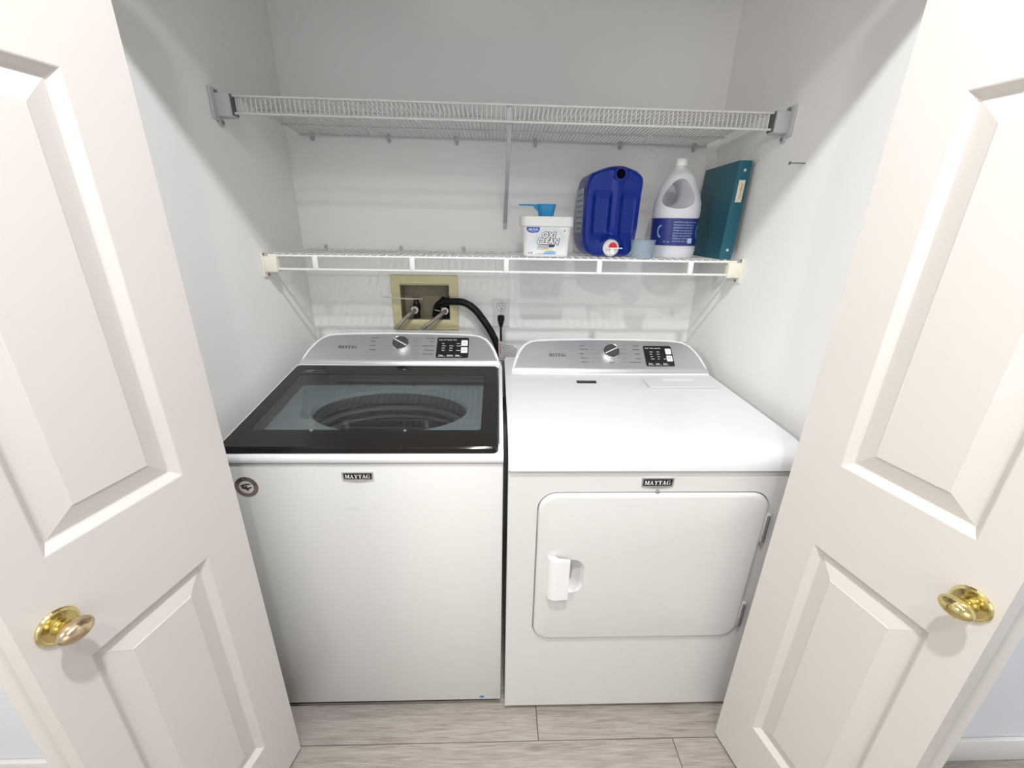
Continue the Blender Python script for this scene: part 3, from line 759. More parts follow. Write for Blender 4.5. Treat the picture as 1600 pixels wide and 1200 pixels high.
# bridge: face ring between the door edge ring and the recess ring (same vertex count)
Rv = [b.verts.new(ff(u, v, .0085)) for u, v in rec]
L = Vs[-1]
for i in range(len(L)): b.faces.new((L[i], L[(i + 1) % len(L)], Rv[(i + 1) % len(L)], Rv[i]))
r2 = [b.verts.new(ff(u, v, -.002)) for u, v in rr_pts(.131, .506, .200, .606, .030, 8)]
r3 = [b.verts.new(ff(u, v, -.012)) for u, v in rr_pts(.134, .520, .180, .592, .020, 8)]
for A, B in ((Rv, r2), (r2, r3)):
    for i in range(len(A)): b.faces.new((A[i], A[(i + 1) % len(A)], B[(i + 1) % len(A)], B[i]))
b.faces.new(r3)
door = obj('dryer_door', b, 'enamel', dryer, angle=40)
b = NB()
hp = rr_pts(.109, .487, .164, .626, .010, 4)
hb = NB()
pr = [(.108, .0085), (.112, .020), (.122, .0275), (.132, .029), (.1655, .027), (.1655, .022), (.135, .022), (.127, .0085)]
A, B = prism(hb, pr, lambda u, v, h: ff(u, h, v), .489, .628)
es = [e for e in hb.edges if (all(v in A for v in e.verts) or all(v in B for v in e.verts))]
bmesh.ops.bevel(hb, geom=es, offset=.0035, segments=3, affect='EDGES', clamp_overlap=True)
b.free(); obj('door_handle', hb, 'whitep', door, angle=50)
for z0, z1 in ((.665, .755), (.362, .452)):
    b = NB(); box(b, (.670, DY - .009, z0), (.683, DY + .001, z1), .002); hg = obj('door_hinge', b, 'clip', dryer)
    b = NB()
    lathe(b, [(.0035, z0 + .004), (.0035, z1 - .004)], lambda x, y, h: Vector((.6745 + x, DY - .0105 + y, h)), 10)
    obj('hinge_pin', b, 'screw', hg)
b = NB(); lathe(b, [(.004, .000), (.004, .004), (.002, .006)], lambda x, y, h: ff(.3766 + x, .8225 + y, h), 16); obj('screw', b, 'screw', dryer)
con, fascia, cf = console(dryer, (0, -.330, .9475), (0, .12, .10), .022, .738, -.16, 0, None)
dial(con, cf, .387, .092, math.radians(28), .0310)
b = NB(); slab_word(b, 'MAYTAG', cf, .160, .0755, .0130, .062, .0046); obj('brand_lettering', b, 'ink', con, recalc=False)
labels(con, cf, [(.275, .123, 'Sanitize'), (.275, .106, 'Heavy Duty'), (.275, .087, 'Bulky'), (.275, .067, 'Timed Dry'), (.275, .050, 'Rapid Dry')],
       [(.495, .123, 'Normal'), (.495, .106, 'Delicates'), (.495, .087, 'Towels'), (.495, .067, 'Damp'), (.495, .050, 'Wrinkle Control')], 'Automatic', 'Manual', .387, .092)
display(con, cf, .512, .036, .616, .124, True)
badge(dryer, .332, .414, .832, .8625, DY)
tf = plane_fn((0, -.40, .9465), (1, 0, 0), (0, .2, .0015))
b = NB(); prism(b, [(.243, .012), (.311, .012), (.3085, -.012), (.2425, -.012)], tf, .0, .0012); s1 = obj('black_sticker', b, 'black', dryer, label='small black sticker on the dryer top')
b = NB(); text_bm(b, 'EcoConserve', tf, .248, -.003, .009, .0014); obj('sticker_print', b, 'inkgrey', s1, recalc=False)
b = NB(); LP = [(.477, .036), (.705, .036), (.712, -.055), (.474, -.055)]
prism(b, LP, tf, -.0005, .0045)
es = [e for e in b.edges]
bmesh.ops.bevel(b, geom=es, offset=.0025, segments=2, affect='EDGES'); lint = obj('lint_screen_cover', b, 'lint', dryer)
b = NB(); prism(b, [(.545, .028), (.655, .028), (.652, .004), (.545, .004)], tf, .0043, .0049); obj('white_label', b, 'whiteprint', lint)
b = NB(); box(b, (.0, -.0, 0), (.001, .001, .001)); b.free()

# ================================================================ WIRE SHELVES
# ---- upper shelf : 16 in deep, fine mesh, deep front lip
zU = 1.749; yF = -0.403; zB = 1.731
zD = lambda y: zB + (zU - zB) * y / yF
up = thing('wire_shelf', 'upper deep white wire shelf with a closely wired front lip and centre brace', 'shelf', (0, 0, zU))
b = NB(); wr = 0.0017; pitch = 0.01285
x = -.728
while x <= .729:
    # deck wire that bends down over the front lip
    P = [(x, -.006, zB), (x, yF + .002, zU), (x, yF, zU - .002), (x, yF, zU - .041)]
    tube(b, P, wr, 4)
    x += pitch
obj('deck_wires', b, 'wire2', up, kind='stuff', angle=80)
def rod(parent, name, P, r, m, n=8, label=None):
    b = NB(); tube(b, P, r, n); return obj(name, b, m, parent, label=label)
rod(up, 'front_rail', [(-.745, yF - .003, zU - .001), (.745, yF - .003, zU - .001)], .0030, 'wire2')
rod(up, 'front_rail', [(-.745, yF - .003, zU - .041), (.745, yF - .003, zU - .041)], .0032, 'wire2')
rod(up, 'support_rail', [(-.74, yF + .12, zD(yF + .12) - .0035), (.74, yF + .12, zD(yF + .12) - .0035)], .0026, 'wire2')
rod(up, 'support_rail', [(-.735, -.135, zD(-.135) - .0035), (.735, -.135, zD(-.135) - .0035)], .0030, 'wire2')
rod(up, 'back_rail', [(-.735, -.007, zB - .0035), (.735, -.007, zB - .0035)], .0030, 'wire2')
for s in (-1, 1):
    b = NB()
    box(b, (s * .7815, yF - .028, zU - .060), (s * .775, yF + .012, zU + .016), .003)                  # wall plate
    lathe(b, [(.011, .0), (.011, .006)], lambda x, y, h, s=s: Vector((s * (.7815 - h), yF + .004 + x, zU - .062 + y)), 20)
    br = obj('end_bracket', b, 'clip', up)
    b = NB(); box(b, (s * .776, yF - .016, zU - .051), (s * .736, yF + .020, zU + .003), .003); obj('bracket_box', b, 'clip', br)
    b = NB(); box(b, (s * .7365, yF - .012, zU - .047), (s * .7335, yF + .016, zU + .002)); obj('bracket_mouth', b, 'gap', br)
    for dz, dy in ((.008, -.006), (-.063, .004)):
        b = NB(); lathe(b, [(.0042, .0), (.0042, .003), (.002, .004)], lambda x, y, h, s=s, dz=dz, dy=dy: Vector((s * (.775 - h), yF + dy + x, zU + dz + y)), 12); obj('bracket_screw', b, 'screw', br)
b = NB()
for x in (-.690, -.420, -.178, .106, .416, .690):
    b2 = NB(); box(b2, (x - .006, -.012, zB - .012), (x + .006, -.0005, zB + .006), .002)
    lathe(b2, [(.0055, .0005), (.0055, .010), (.003, .0115)], lambda p, q, h, x=x: Vector((x + p, -h, zB - .017 + q)), 12)
    obj('wall_clip', b2, 'clip', up)
b.free()
# centre brace : flat bar from the lip to a foot on the wall
b = NB(); p0 = Vector((.003, yF + .007, zU - .040)); p1 = Vector((.001, -.008, 1.452)); d = (p1 - p0); L_ = d.length; q = d.to_track_quat('Z', 'X').to_matrix().to_4x4()
mt = Matrix.Translation(p0) @ q
vs = box(b, (-.0025, -.0065, 0), (.0025, .0065, L_), .0015)
zdir = d.normalized(); xdir = Vector((1, 0, 0)); xdir = (xdir - zdir * xdir.dot(zdir)).normalized(); ydir = zdir.cross(xdir)
for v in b.verts: c = v.co.copy(); v.co = p0 + xdir * c.y + ydir * c.x + zdir * c.z
brc = obj('centre_brace', b, 'clip', up)
b = NB(); box(b, (-.006, -.006, 1.428), (.008, -.0005, 1.462), .002); lathe(b, [(.004, .006), (.004, .008)], lambda x, y, h: Vector((.001 + x, -h, 1.437 + y)), 12); obj('brace_foot', b, 'clip', brc)
b = NB(); box(b, (-.006, yF + .003, zU - .045), (.010, yF + .012, zU - .001), .002); obj('brace_hook', b, 'clip', brc)
up.rotation_euler.y = .005      # hung slightly out of level
# ---- lower shelf : 12 in deep with a ladder front
zL = Z1; yL = -0.305
lo = thing('wire_shelf', 'lower white wire shelf holding the bottles, with a two-rail ladder front', 'shelf', (0, 0, zL))
b = NB(); x = -.745
while x <= .746:
    tube(b, [(x, -.006, zL), (x, yL - .003, zL), (x, yL - .0035, zL - .004)], .0017, 4); x += .0254
obj('deck_wires', b, 'wire', lo, kind='stuff', angle=80)
rod(lo, 'front_rail', [(-.765, yL - .002, zL - .005), (.765, yL - .002, zL - .005)], .0038, 'wire')
rod(lo, 'front_rail', [(-.745, yL - .003, zL - .047), (.745, yL - .003, zL - .047)], .0038, 'wire')
rod(lo, 'support_rail', [(-.765, -.155, zL - .0035), (.765, -.155, zL - .0035)], .0030, 'wire')
rod(lo, 'back_rail', [(-.765, -.007, zL - .0035), (.765, -.007, zL - .0035)], .0030, 'wire')
for x in (-.617, -.306, .0, .307, .612):
    b = NB(); box(b, (x - .0085, yL - .010, zL - .050), (x + .0085, yL + .003, zL - .002), .003); obj('front_tab', b, 'wire', lo)
for s in (-1, 1):
    b = NB()
    box(b, (s * .7815, yL - .020, zL - .072), (s * .776, yL + .014, zL + .006), .0025)
    br = obj('end_bracket', b, 'cream', lo, label='cream plastic end bracket')
    b = NB(); box(b, (s * .777, yL - .014, zL - .056), (s * .737, yL + .014, zL - .007), .003)
    prism(b, [(yL - .010, zL - .055), (yL + .02, zL - .055), (yL + .055, zL - .085), (yL + .045, zL - .090)], lambda u, v, h, s=s: Vector((s * h, u, v)), .7812, .7792) if False else None
    obj('bracket_box', b, 'cream', br)
    for dz, dy in ((.000, -.012), (-.066, .002)):
        b = NB(); lathe(b, [(.004, .0), (.004, .003), (.002, .004)], lambda x, y, h, s=s, dz=dz, dy=dy: Vector((s * (.776 - h), yL + dy + x, zL + dz + y)), 12); obj('bracket_screw', b, 'screw', br)
for x in (-.694, -.405, -.1615, .106, .42, .694):
    b2 = NB(); box(b2, (x - .006, -.010, zL - .006), (x + .006, -.0005, zL + .016), .002)
    lathe(b2, [(.0035, .009), (.0035, .0115)], lambda p, q, h, x=x: Vector((x + p, -h, zL + .010 + q)), 12)
    obj('wall_clip', b2, 'clip', lo)

# nail in the right wall
nail = thing('nail', 'long thin nail sticking out of the right wall below the upper shelf', 'nail', (.782, -.5149, 1.608))
b = NB(); tube(b, [(.7819, -.5149, 1.6083), (.742, -.5149, 1.6078)], .0020, 8); obj('shank', b, 'screw', nail)
b = NB(); lathe(b, [(.0016, 0), (.0045, .0008), (.0045, .002), (.002, .003)], lambda x, y, h: Vector((.742 - h, -.5149 + x, 1.6078 + y)), 16); obj('nail_head', b, 'screw', nail)

# ================================================================ SUPPLY BOX, HOSES, OUTLET
ub = thing('laundry_supply_box', 'yellowed plastic supply valve box recessed in the back wall', 'valve box', (-.32, 0, 1.03))
b = NB()
of = [(-.456, 1.030), (-.188, 1.030), (-.188, 1.252), (-.456, 1.252)]; inn = [(bx0 + .004, bz0 + .004), (bx1 - .004, bz0 + .004), (bx1 - .004, bz1 - .004), (bx0 + .004, bz1 - .004)]
def fr_ring(b, seq):
    V = [[b.verts.new((x, y, z)) for x, z in P] for P, y in seq]
    for A, B in zip(V, V[1:]):
        for i in range(4): b.faces.new((A[i], A[(i + 1) % 4], B[(i + 1) % 4], B[i]))
    return V
ins4 = lambda P, d: [(P[0][0] + d, P[0][1] + d), (P[1][0] - d, P[1][1] + d), (P[2][0] - d, P[2][1] - d), (P[3][0] + d, P[3][1] - d)]
fr_ring(b, ((of, -.0005), (of, -.008), (ins4(of, .003), -.012), (ins4(of, .033), -.012), (ins4(of, .036), -.010), (inn, -.004), (inn, -.0005)))
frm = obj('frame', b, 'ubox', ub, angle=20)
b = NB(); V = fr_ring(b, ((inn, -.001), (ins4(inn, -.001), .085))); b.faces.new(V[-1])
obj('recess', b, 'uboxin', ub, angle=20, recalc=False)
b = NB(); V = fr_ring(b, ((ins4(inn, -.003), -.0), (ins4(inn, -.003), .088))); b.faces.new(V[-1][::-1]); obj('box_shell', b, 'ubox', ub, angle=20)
for k, (vx, vz) in enumerate(((-.366, 1.112), (-.243, 1.110))):
    b = NB()
    lathe(b, [(.013, 1.072), (.013, 1.10), (.0155, 1.104), (.0155, 1.128), (.011, 1.134), (.009, 1.150)], lambda x, y, h, vx=vx: Vector((vx + x, .035 + y, h)), 20)
    v_ = obj('valve', b, 'black', ub)
    b = NB(); box(b, (vx - .017, .025, 1.150), (vx + .017, .045, 1.156), .002); obj('valve_handle', b, 'black', v_)
    b = NB(); lathe(b, [(.0115, .028), (.0115, .0), (.0085, -.004)], lambda x, y, h, vx=vx, vz=vz: Vector((vx + x, h, vz + y * .98)), 20, False, True)
    obj('valve_outlet', b, 'black', v_)
hoses = (('left braided steel supply hose curving from the valve box down behind the washer', [(-.366, .004, 1.112), (-.367, -.014, 1.110), (-.385, -.045, 1.098), (-.415, -.062, 1.068), (-.440, -.070, 1.030), (-.448, -.080, .985), (-.448, -.085, .93)]),
         ('right braided steel supply hose angling left from the valve box behind the washer', [(-.243, .004, 1.110), (-.245, -.014, 1.108), (-.268, -.045, 1.092), (-.305, -.062, 1.065), (-.345, -.070, 1.034), (-.372, -.080, .99), (-.380, -.085, .93)]))
for lab, P in hoses:
    hs = thing('supply_hose', lab, 'hose', P[0])
    b = NB(); tube(b, catmull(P, 8), .0082, 10); obj('braid', b, 'braid', hs)
    b = NB(); vx, vz = P[0][0], P[0][2]
    lathe(b, [(.0145, -.003), (.0145, -.016), (.011, -.018), (.0085, -.018), (.008, -.013)], lambda x, y, h, vx=vx, vz=vz: Vector((vx + x, h, vz + y)), 20, True, False)
    obj('hose_nut', b, 'nut', hs)
dh = thing('drain_hose', 'thick black drain hose arching from the valve box down behind the washer', 'hose', (-.277, .03, 1.08))
P = [(-.288, .040, 1.078), (-.283, .022, 1.105), (-.270, .0, 1.133), (-.245, -.022, 1.148), (-.205, -.036, 1.153), (-.160, -.045, 1.150), (-.120, -.052, 1.126), (-.088, -.058, 1.088), (-.056, -.062, 1.040), (-.030, -.064, .985), (-.012, -.068, .92), (-.006, -.070, .84), (-.004, -.072, .70)]
b = NB(); pts = catmull(P, 8); tube(b, pts, [.0142 if i > 14 else .0150 for i in range(len(pts))], 14); obj('hose_tube', b, 'rubber', dh)
b = NB(); tube(b, [(-.293, .016, 1.118), (-.285, -.002, 1.112), (-.264, -.006, 1.108)], .0018, 6); obj('hose_clamp', b, 'clip', dh)
b = NB(); tube(b, [(-.262, .0, 1.150), (-.250, -.02, 1.166), (-.235, -.03, 1.163), (-.220, -.03, 1.168)], .005, 8); obj('hose_hook', b, 'rubber', dh)
zt_ = thing('zip_tie', 'thin pale cable tie sticking out left of the valve box', 'cable tie', (-.353, -.02, 1.160))
b = NB(); tube(b, catmull([(-.340, .03, 1.153), (-.353, -.020, 1.160), (-.40, -.038, 1.163), (-.486, -.045, 1.171)], 6), [.004 - .0001 * i for i in range(19)], 6); obj('tie_strap', b, 'nut', zt_)
b = NB(); box(b, (-.352, .015, 1.149), (-.336, .033, 1.157), .002); obj('tie_head', b, 'nut', zt_)

ol = thing('wall_outlet', 'light grey duplex outlet plate on the back wall right of the valve box', 'outlet', (-.0135, 0, 1.10))
b = NB(); prism(b, [(-.0135 + x, 1.103 + z) for x, z in rrect(.069, .114, .003, 3)], lambda u, v, h: Vector((u, h, v)), -.0005, -.005); obj('cover_plate', b, 'outlet', ol)
for zc in (1.128, 1.083):
    b = NB(); prism(b, [(-.0135 + .0165 * (x / abs(x)) * min(abs(x), 1), zc + z * .0145) for x, z in ((-1, -.55), (-.55, -1), (.55, -1), (1, -.55), (1, .55), (.55, 1), (-.55, 1), (-1, .55))], lambda u, v, h: Vector((u, h, v)), -.004, -.0068)
    rc_ = obj('receptacle', b, 'outlet', ol)
    b = NB()
    for dx in (-.006, .0055): box(b, (-.0135 + dx - .001, -.0072, zc + .001), (-.0135 + dx + .001, -.0060, zc + .0085))
    lathe(b, [(.0026, -.0060), (.0026, -.0072)], lambda x, y, h, zc=zc: Vector((-.0135 + x, h, zc - .007 + y)), 12)
    obj('socket_slots', b, 'dark', rc_)
b = NB(); prism(b, [(-.0135 + x, 1.128 + z) for x, z in rrect(.036, .032, .012, 4)], lambda u, v, h: Vector((u, h, v)), -.0045, -.0054); obj('receptacle_rim', b, 'inkgrey', ol)
b = NB(); lathe(b, [(.0025, -.004), (.0025, -.006)], lambda x, y, h: Vector((-.0135 + x, h, 1.1055 + y)), 12); obj('cover_screw', b, 'screw', ol)
pc = thing('power_cord', 'black power plug and cord hanging from the wall outlet', 'power cord', (-.0135, -.007, 1.083))
b = NB()
rings(b, [[Vector((-.0135 + x, yy, 1.083 + dz + z)) for x, z in rrect(w, hh, r, 4)] for yy, w, hh, r, dz in ((-.0072, .026, .024, .006, 0), (-.018, .028, .026, .006, 0), (-.026, .022, .022, .006, -.002))])
rings(b, [[Vector((-.0135 + x, -.019 + y, z)) for x, y in rrect(w, d, .004, 3)] for z, w, d in ((1.088, .026, .016), (1.066, .020, .013), (1.048, .010, .010))])
obj('plug', b, 'rubber', pc)
b = NB(); tube(b, catmull([(-.0135, -.020, 1.055), (-.0135, -.024, 1.02), (-.010, -.026, .96), (.004, -.028, .86), (.010, -.03, .70)], 8), .0042, 10); obj('cord', b, 'rubber', pc)

# booklet in a clear sleeve hanging in the gap between the machines
bk = thing('instruction_booklet', 'grey printed booklet with an orange stripe hanging between washer and dryer', 'booklet', (.01, -.107, .93))
bf = plane_fn((-.022, -.107, .931), (1, 0, -.06), (0, .02, 1))
b = NB(); prism(b, [(0, 0), (.062, -.004), (.074, .052), (-.002, .082)], bf, -.002, .0); sheet = obj('cover_sheet', b, 'paper', bk)
b = NB(); quad(b, [(.004, .028), (.009, .027), (.009, .070), (.003, .071)], bf, .0006); obj('orange_stripe', b, 'orange', sheet, recalc=False)
b = NB()
for i in range(6): text_bm(b, ('USE AND CARE', 'instructions', 'SAFETY', 'warranty card', 'models', 'keep this guide')[i], bf, .014, .060 - .010 * i, .0066, .0006, bold=.01)
rect(b, bf, .013, .052, .022, .056, .0006)
obj('booklet_print', b, 'inkgrey', sheet, recalc=False)
b = NB()
prism(b, [(.004, -.16), (.030, -.16), (.046, -.03), (.060, -.006), (.0, -.002)], bf, -.003, -.001); obj('grey_sleeve', b, 'foil', bk, label='dull grey plastic sleeve')

# ================================================================ THINGS ON THE LOWER SHELF
zs = zL + .0020
# ---- oxygen cleaner tub
tb = thing('cleaner_tub', 'white plastic tub of laundry stain remover, at the left of the bottles', 'tub', (.132, -.233, zs))
tx, ty = .1315, -.232
loft = lambda P: [[Vector((tx + x, ty + y, z)) for x, y in rrect(w, d, r, 6)] for z, w, d, r in P]
b = NB(); rings(b, loft([(zs, .142, .098, .012), (zs + .004, .148, .104, .014), (zs + .094, .161, .112, .018), (zs + .096, .161, .112, .018)])); tub = obj('tub_body', b, 'whitep', tb)
b = NB(); rings(b, loft([(zs + .094, .170, .121, .020), (zs + .095, .1735, .1245, .022), (zs + .119, .1725, .1235, .022), (zs + .1235, .169, .120, .020), (zs + .1245, .165, .116, .018)])); obj('tub_lid', b, 'whitep', tb)
lbf = plane_fn((tx, ty - .0525, zs + .006), (1, 0, 0), (0, -.0042, .088))
b = NB(); 
def lq(m, pts, h, name='label_shape'):
    b = NB(); quad(b, pts, lbf, h); return obj(name, b, m, lab_, recalc=False)
prism(b, [(-.063, .001), (.062, .001), (.068, .086), (-.068, .086)], lbf, .0002, .0008); lab_ = obj('front_label', b, 'whiteprint', tub)
b = NB()
for k, (r0, w) in enumerate(((.034, .004), (.041, .0025), (.030, .0015))):
    for i in range(20):
        a0, a1 = math.radians(-40 + 14 * i), math.radians(-40 + 14 * (i + 1))
        w0 = w * math.sin(math.pi * i / 20) + .0002; w1 = w * math.sin(math.pi * (i + 1) / 20) + .0002
        f = lambda a, r: (.012 + r * 1.15 * math.cos(a), .046 + r * math.sin(a))
        quad(b, [f(a0, r0), f(a1, r0), f(a1, r0 + w1), f(a0, r0 + w0)], lbf, .0009 + k * .00002)
for k in range(5):   # sweeping bands to the corners
    for i in range(10):
        t0, t1 = i / 10, (i + 1) / 10
        g = lambda t, o: (-.061 + .045 * t, .012 + k * .006 + o + .034 * t ** 1.4)
        quad(b, [g(t0, 0), g(t1, 0), g(t1, .0018), g(t0, .0018)], lbf, .0010)
        g2 = lambda t, o: (.062 - .034 * t, .060 - k * .007 + o - .030 * t ** 1.3)
        if g2(t1, 0)[1] > .002: quad(b, [g2(t0, 0), g2(t1, 0), g2(t1, .0018), g2(t0, .0018)], lbf, .0010)
obj('label_swirls', b, 'swirl', lab_, recalc=False)
b = NB(); quad(b, [(-.010, .002), (.034, .002), (.030, .011), (.018, .014), (.004, .013), (-.006, .009)], lbf, .0011); obj('label_splash', b, 'midblue', lab_, recalc=False)
b = NB(); quad(b, [(-.0675, .0855), (-.0235, .0855), (-.0245, .076), (-.030, .070), (-.040, .068), (-.052, .068), (-.062, .071), (-.066, .077)], lbf, .0012); obj('label_flash', b, 'bluetag', lab_, recalc=False)
b = NB(); text_bm(b, '40% PLUS', lbf, -.045, .0765, .0075, .0014, align='CENTER', bold=.03); rect(b, lbf, -.062, .0745, -.028, .0750, .0014); text_bm(b, 'more loads', lbf, -.045, .0705, .0040, .0014, align='CENTER'); obj('flash_text', b, 'whiteprint', lab_, recalc=False)
b = NB()
for k in range(12):
    du, dv = .0019 * math.cos(k * math.pi / 6) + .0004, .0019 * math.sin(k * math.pi / 6) - .0004
    text_bm(b, 'OXI', lbf, -.0170 + du, .0535 + dv, .0245, .0013 + k * .000005, bold=.045, shear=.20, sx=1.0); text_bm(b, 'CLEAN', lbf, -.031 + du, .0340 + dv, .0245, .0013 + k * .000005, bold=.045, shear=.20, sx=.90)
quad(b, [(-.031, .0195), (-.029, .0175), (.006, .0195), (.008, .0295), (-.026, .0285), (-.031, .025)], lbf, .0012)
obj('lettering_outline', b, 'ink', lab_, recalc=False)
b = NB()
text_bm(b, 'OXI', lbf, -.0170, .0535, .0245, .0017, bold=.045, shear=.20, sx=1.0); text_bm(b, 'CLEAN', lbf, -.031, .0340, .0245, .0017, bold=.045, shear=.20, sx=.90)
quad(b, [(-.030, .0205), (-.028, .0185), (.006, .0205), (.0075, .0285), (-.025, .0275), (-.030, .0245)], lbf, .0014)
obj('lettering', b, 'whiteprint', lab_, recalc=False)
b = NB(); text_bm(b, 'WHITE REVIVE', lbf, -.0275, .0218, .0056, .0017, bold=.03, shear=.1, sx=.92); text_bm(b, '3.0 LB', lbf, -.061, .004, .006, .0013, bold=.03); rect(b, lbf, -.032, .0035, .024, .0042, .0014); quad(b, [(.054, .074), (.060, .074), (.057, .079)], lbf, .0013); obj('label_print', b, 'ink', lab_, recalc=False)
b = NB(); quad(b, [(.007, .0235), (.024, .0245), (.028, .0290), (.026, .0335), (.012, .0325), (.008, .030)], lbf, .0016); obj('label_badge', b, 'navy', lab_, recalc=False)
b = NB(); quad(b, [(-.018, .0135), (.020, .0170), (.022, .0205), (-.012, .0172)], lbf, .0015); obj('label_stripe', b, 'yellow', lab_, recalc=False)
b = NB()
sf = plane_fn((tx - .0745, ty, zs + .008), (0, -1, 0), (-.004, 0, .088))
for i in range(9): rect(b, sf, .012, .008 + i * .009, .036 - (i % 3) * .004, .0115 + i * .009, .0006)
obj('side_print', b, 'inkgrey', tub, recalc=False)
# ---- scoop on the lid
sc_ = thing('measuring_scoop', 'bright blue plastic scoop lying on the lid of the white tub', 'scoop', (.125, -.235, zs + .1247))
zc = zs + .1248
b = NB()
loftc = lambda P: [[Vector((.1305 + ox + x, -.238 + y, zc + z)) for x, y in rrect(w, d, r, 6)] for z, w, d, r, ox in P]
rings(b, loftc([(.0, .044, .042, .010, 0), (.003, .048, .046, .011, 0), (.034, .058, .054, .014, .001), (.0355, .062, .058, .015, .0), (.037, .061, .057, .015, .0), (.035, .054, .050, .012, .001), (.004, .044, .042, .009, 0)]))
cupo = obj('scoop_bowl', b, 'scoop', sc_)
b = NB(); P_ = [(.036, .105, .020), (.036, .090, .013), (.0345, .070, .010), (.0345, .042, .011)]
top_ = [(.110, .0365, .016), (.098, .0365, .012), (.080, .0365, .009), (.050, .0365, .010), (.040, .0365, .009)]
bot_ = [(.110, .010, .012), (.098, .020, .010), (.088, .031, .008), (.050, .032, .009), (.040, .033, .008)]
R_s = []
for (xa, za, wa), (xb, zb, wb) in zip(top_, bot_):
    R_s.append([Vector((xa, -.238 - wa, zc + za)), Vector((xa, -.238 + wa, zc + za)), Vector((xb, -.238 + wb, zc + zb)), Vector((xb, -.238 - wb, zc + zb))])
rings(b, R_s); obj('scoop_handle', b, 'scoop', sc_)

# ---- blue detergent dispenser jug, press tap at the bottom
JO = [(0.271, 1.609), (0.291, 1.617), (0.312, 1.624), (0.332, 1.629), (0.351, 1.631), (0.372, 1.63), (0.391, 1.625), (0.411, 1.618), (0.425, 1.609), (0.435, 1.598), (0.437, 1.586), (0.4375, 1.576), (0.437, 1.563), (0.436, 1.545), (0.4355, 1.522), (0.435, 1.492), (0.4345, 1.461), (0.433, 1.435), (0.430, 1.409), (0.425, 1.384), (0.418, 1.366), (0.409, 1.358), (0.392, 1.3555), (0.349, 1.3545), (0.304, 1.3555), (0.283, 1.361), (0.266, 1.375), (0.257, 1.396), (0.253, 1.427), (0.252, 1.458), (0.252, 1.499), (0.253, 1.538), (0.255, 1.563), (0.259, 1.582), (0.263, 1.597)]
JO = [(-.0283 + (x + .0283) * 1.0116, zs + (z - 1.3545) * 1.0116) for x, z in JO]
cl = catmull([(x, 0, z) for x, z in JO] + [(JO[0][0], 0, JO[0][1])], 3)[:-1]
jx, jz = .345, zs + .138
jy = -.255; JD = .20
jug = thing('detergent_jug', 'large dark blue laundry detergent dispenser with a press tap, right of the tub', 'jug', (jx, jy + JD / 2, zs))
def jdisp(x, z):
    zz = z - zs; d = 0
    # grip recesses either side of the bridge
    if zz < .205 and zz > .05:
        e = min(1, (.205 - zz) / .018) * min(1, (zz - .05) / .03)
        u = abs(x - .357); d -= .013 * e * max(0, min(1, (u - .014) / .010)) * max(0, min(1, (.078 - u) / .012))
    u = abs(x - .357)
    if .06 < zz < .235: d += .006 * max(0, 1 - (u / .018) ** 2) * min(1, (zz - .06) / .03)
    r = math.hypot(x - .350, zz - .030)
    d += .010 * max(0, min(1, (.044 - r) / .012))
    r = math.hypot(x - .3605, zz - .2535)
    d += .007 * max(0, min(1, (.024 - r) / .006))
    return d
b = NB(); R = []
def jr(f, y, disp=False, ox=0):
    out = []
    for p in cl:
        x = jx + (p.x - jx) * f; z = jz + (p.z - jz) * f
        out.append(Vector((x + ox, y - (jdisp(x, z) if disp else 0), z)))
    return out
R += [jr(.93, jy + JD), jr(.98, jy + JD - .006), jr(1.0, jy + JD - .02), jr(1.0, jy + .10), jr(1.0, jy + .022), jr(.985, jy + .012), jr(.955, jy + .004), jr(.925, jy, True)]
for k in range(1, 26): R.append(jr(.925 * (1 - k / 26), jy, True))
V = rings(b, R, True, True)
jb = obj('jug_body', b, 'bluejug', jug, angle=60)
jf = lambda x, y, h: Vector((x, jy - h, y))
hx, hz = .3605, zs + .2535
b = NB(); lathe(b, [(.021, .004), (.021, .012), (.019, .0135), (.0145, .0135), (.0145, .008)], lambda x, y, h: jf(hx + x, hz + y, h), 28, False, False); nk = obj('fill_opening', b, 'bluejug', jug)
b = NB(); lathe(b, [(.0145, .0090), (.0001, .0090)], lambda x, y, h: jf(hx + x, hz + y, h), 28, False, False); obj('dark_hole', b, 'hole', nk, label='black open mouth')
sx_, sz_ = .3505, zs + .030
b = NB(); lathe(b, [(.027, .006), (.027, .012), (.0255, .014), (.0245, .014), (.0235, .013)], lambda x, y, h: jf(sx_ + x, sz_ + y, h), 36); tap = obj('tap_disc', b, 'whitep', jug)
b = NB(); lathe(b, [(.0235, .0125), (.0235, .0165), (.022, .018)], lambda x, y, h: jf(sx_ + x, sz_ + y, h), 32); obj('tap_cap', b, 'whitep', tap)
b = NB(); pts = [(.014 * math.cos(math.radians(t)) + .004, .016 * math.sin(math.radians(t)) + .002) for t in range(0, 181, 15)]
prism(b, [(sx_ + p, sz_ + q) for p, q in pts], jf, .017, .023); obj('tap_button', b, 'red', tap)
b = NB(); prism(b, [(sx_ - .020, sz_ - .0015), (sx_ + .034, sz_ - .0015), (sx_ + .034, sz_ + .0015), (sx_ - .020, sz_ + .0015)], jf, .018, .030)
prism(b, [(sx_ + .001 + p, sz_ - .010 + q) for p, q in rrect(.012, .020, .003, 3)], jf, .017, .028); obj('tap_lever', b, 'whitep', tap)
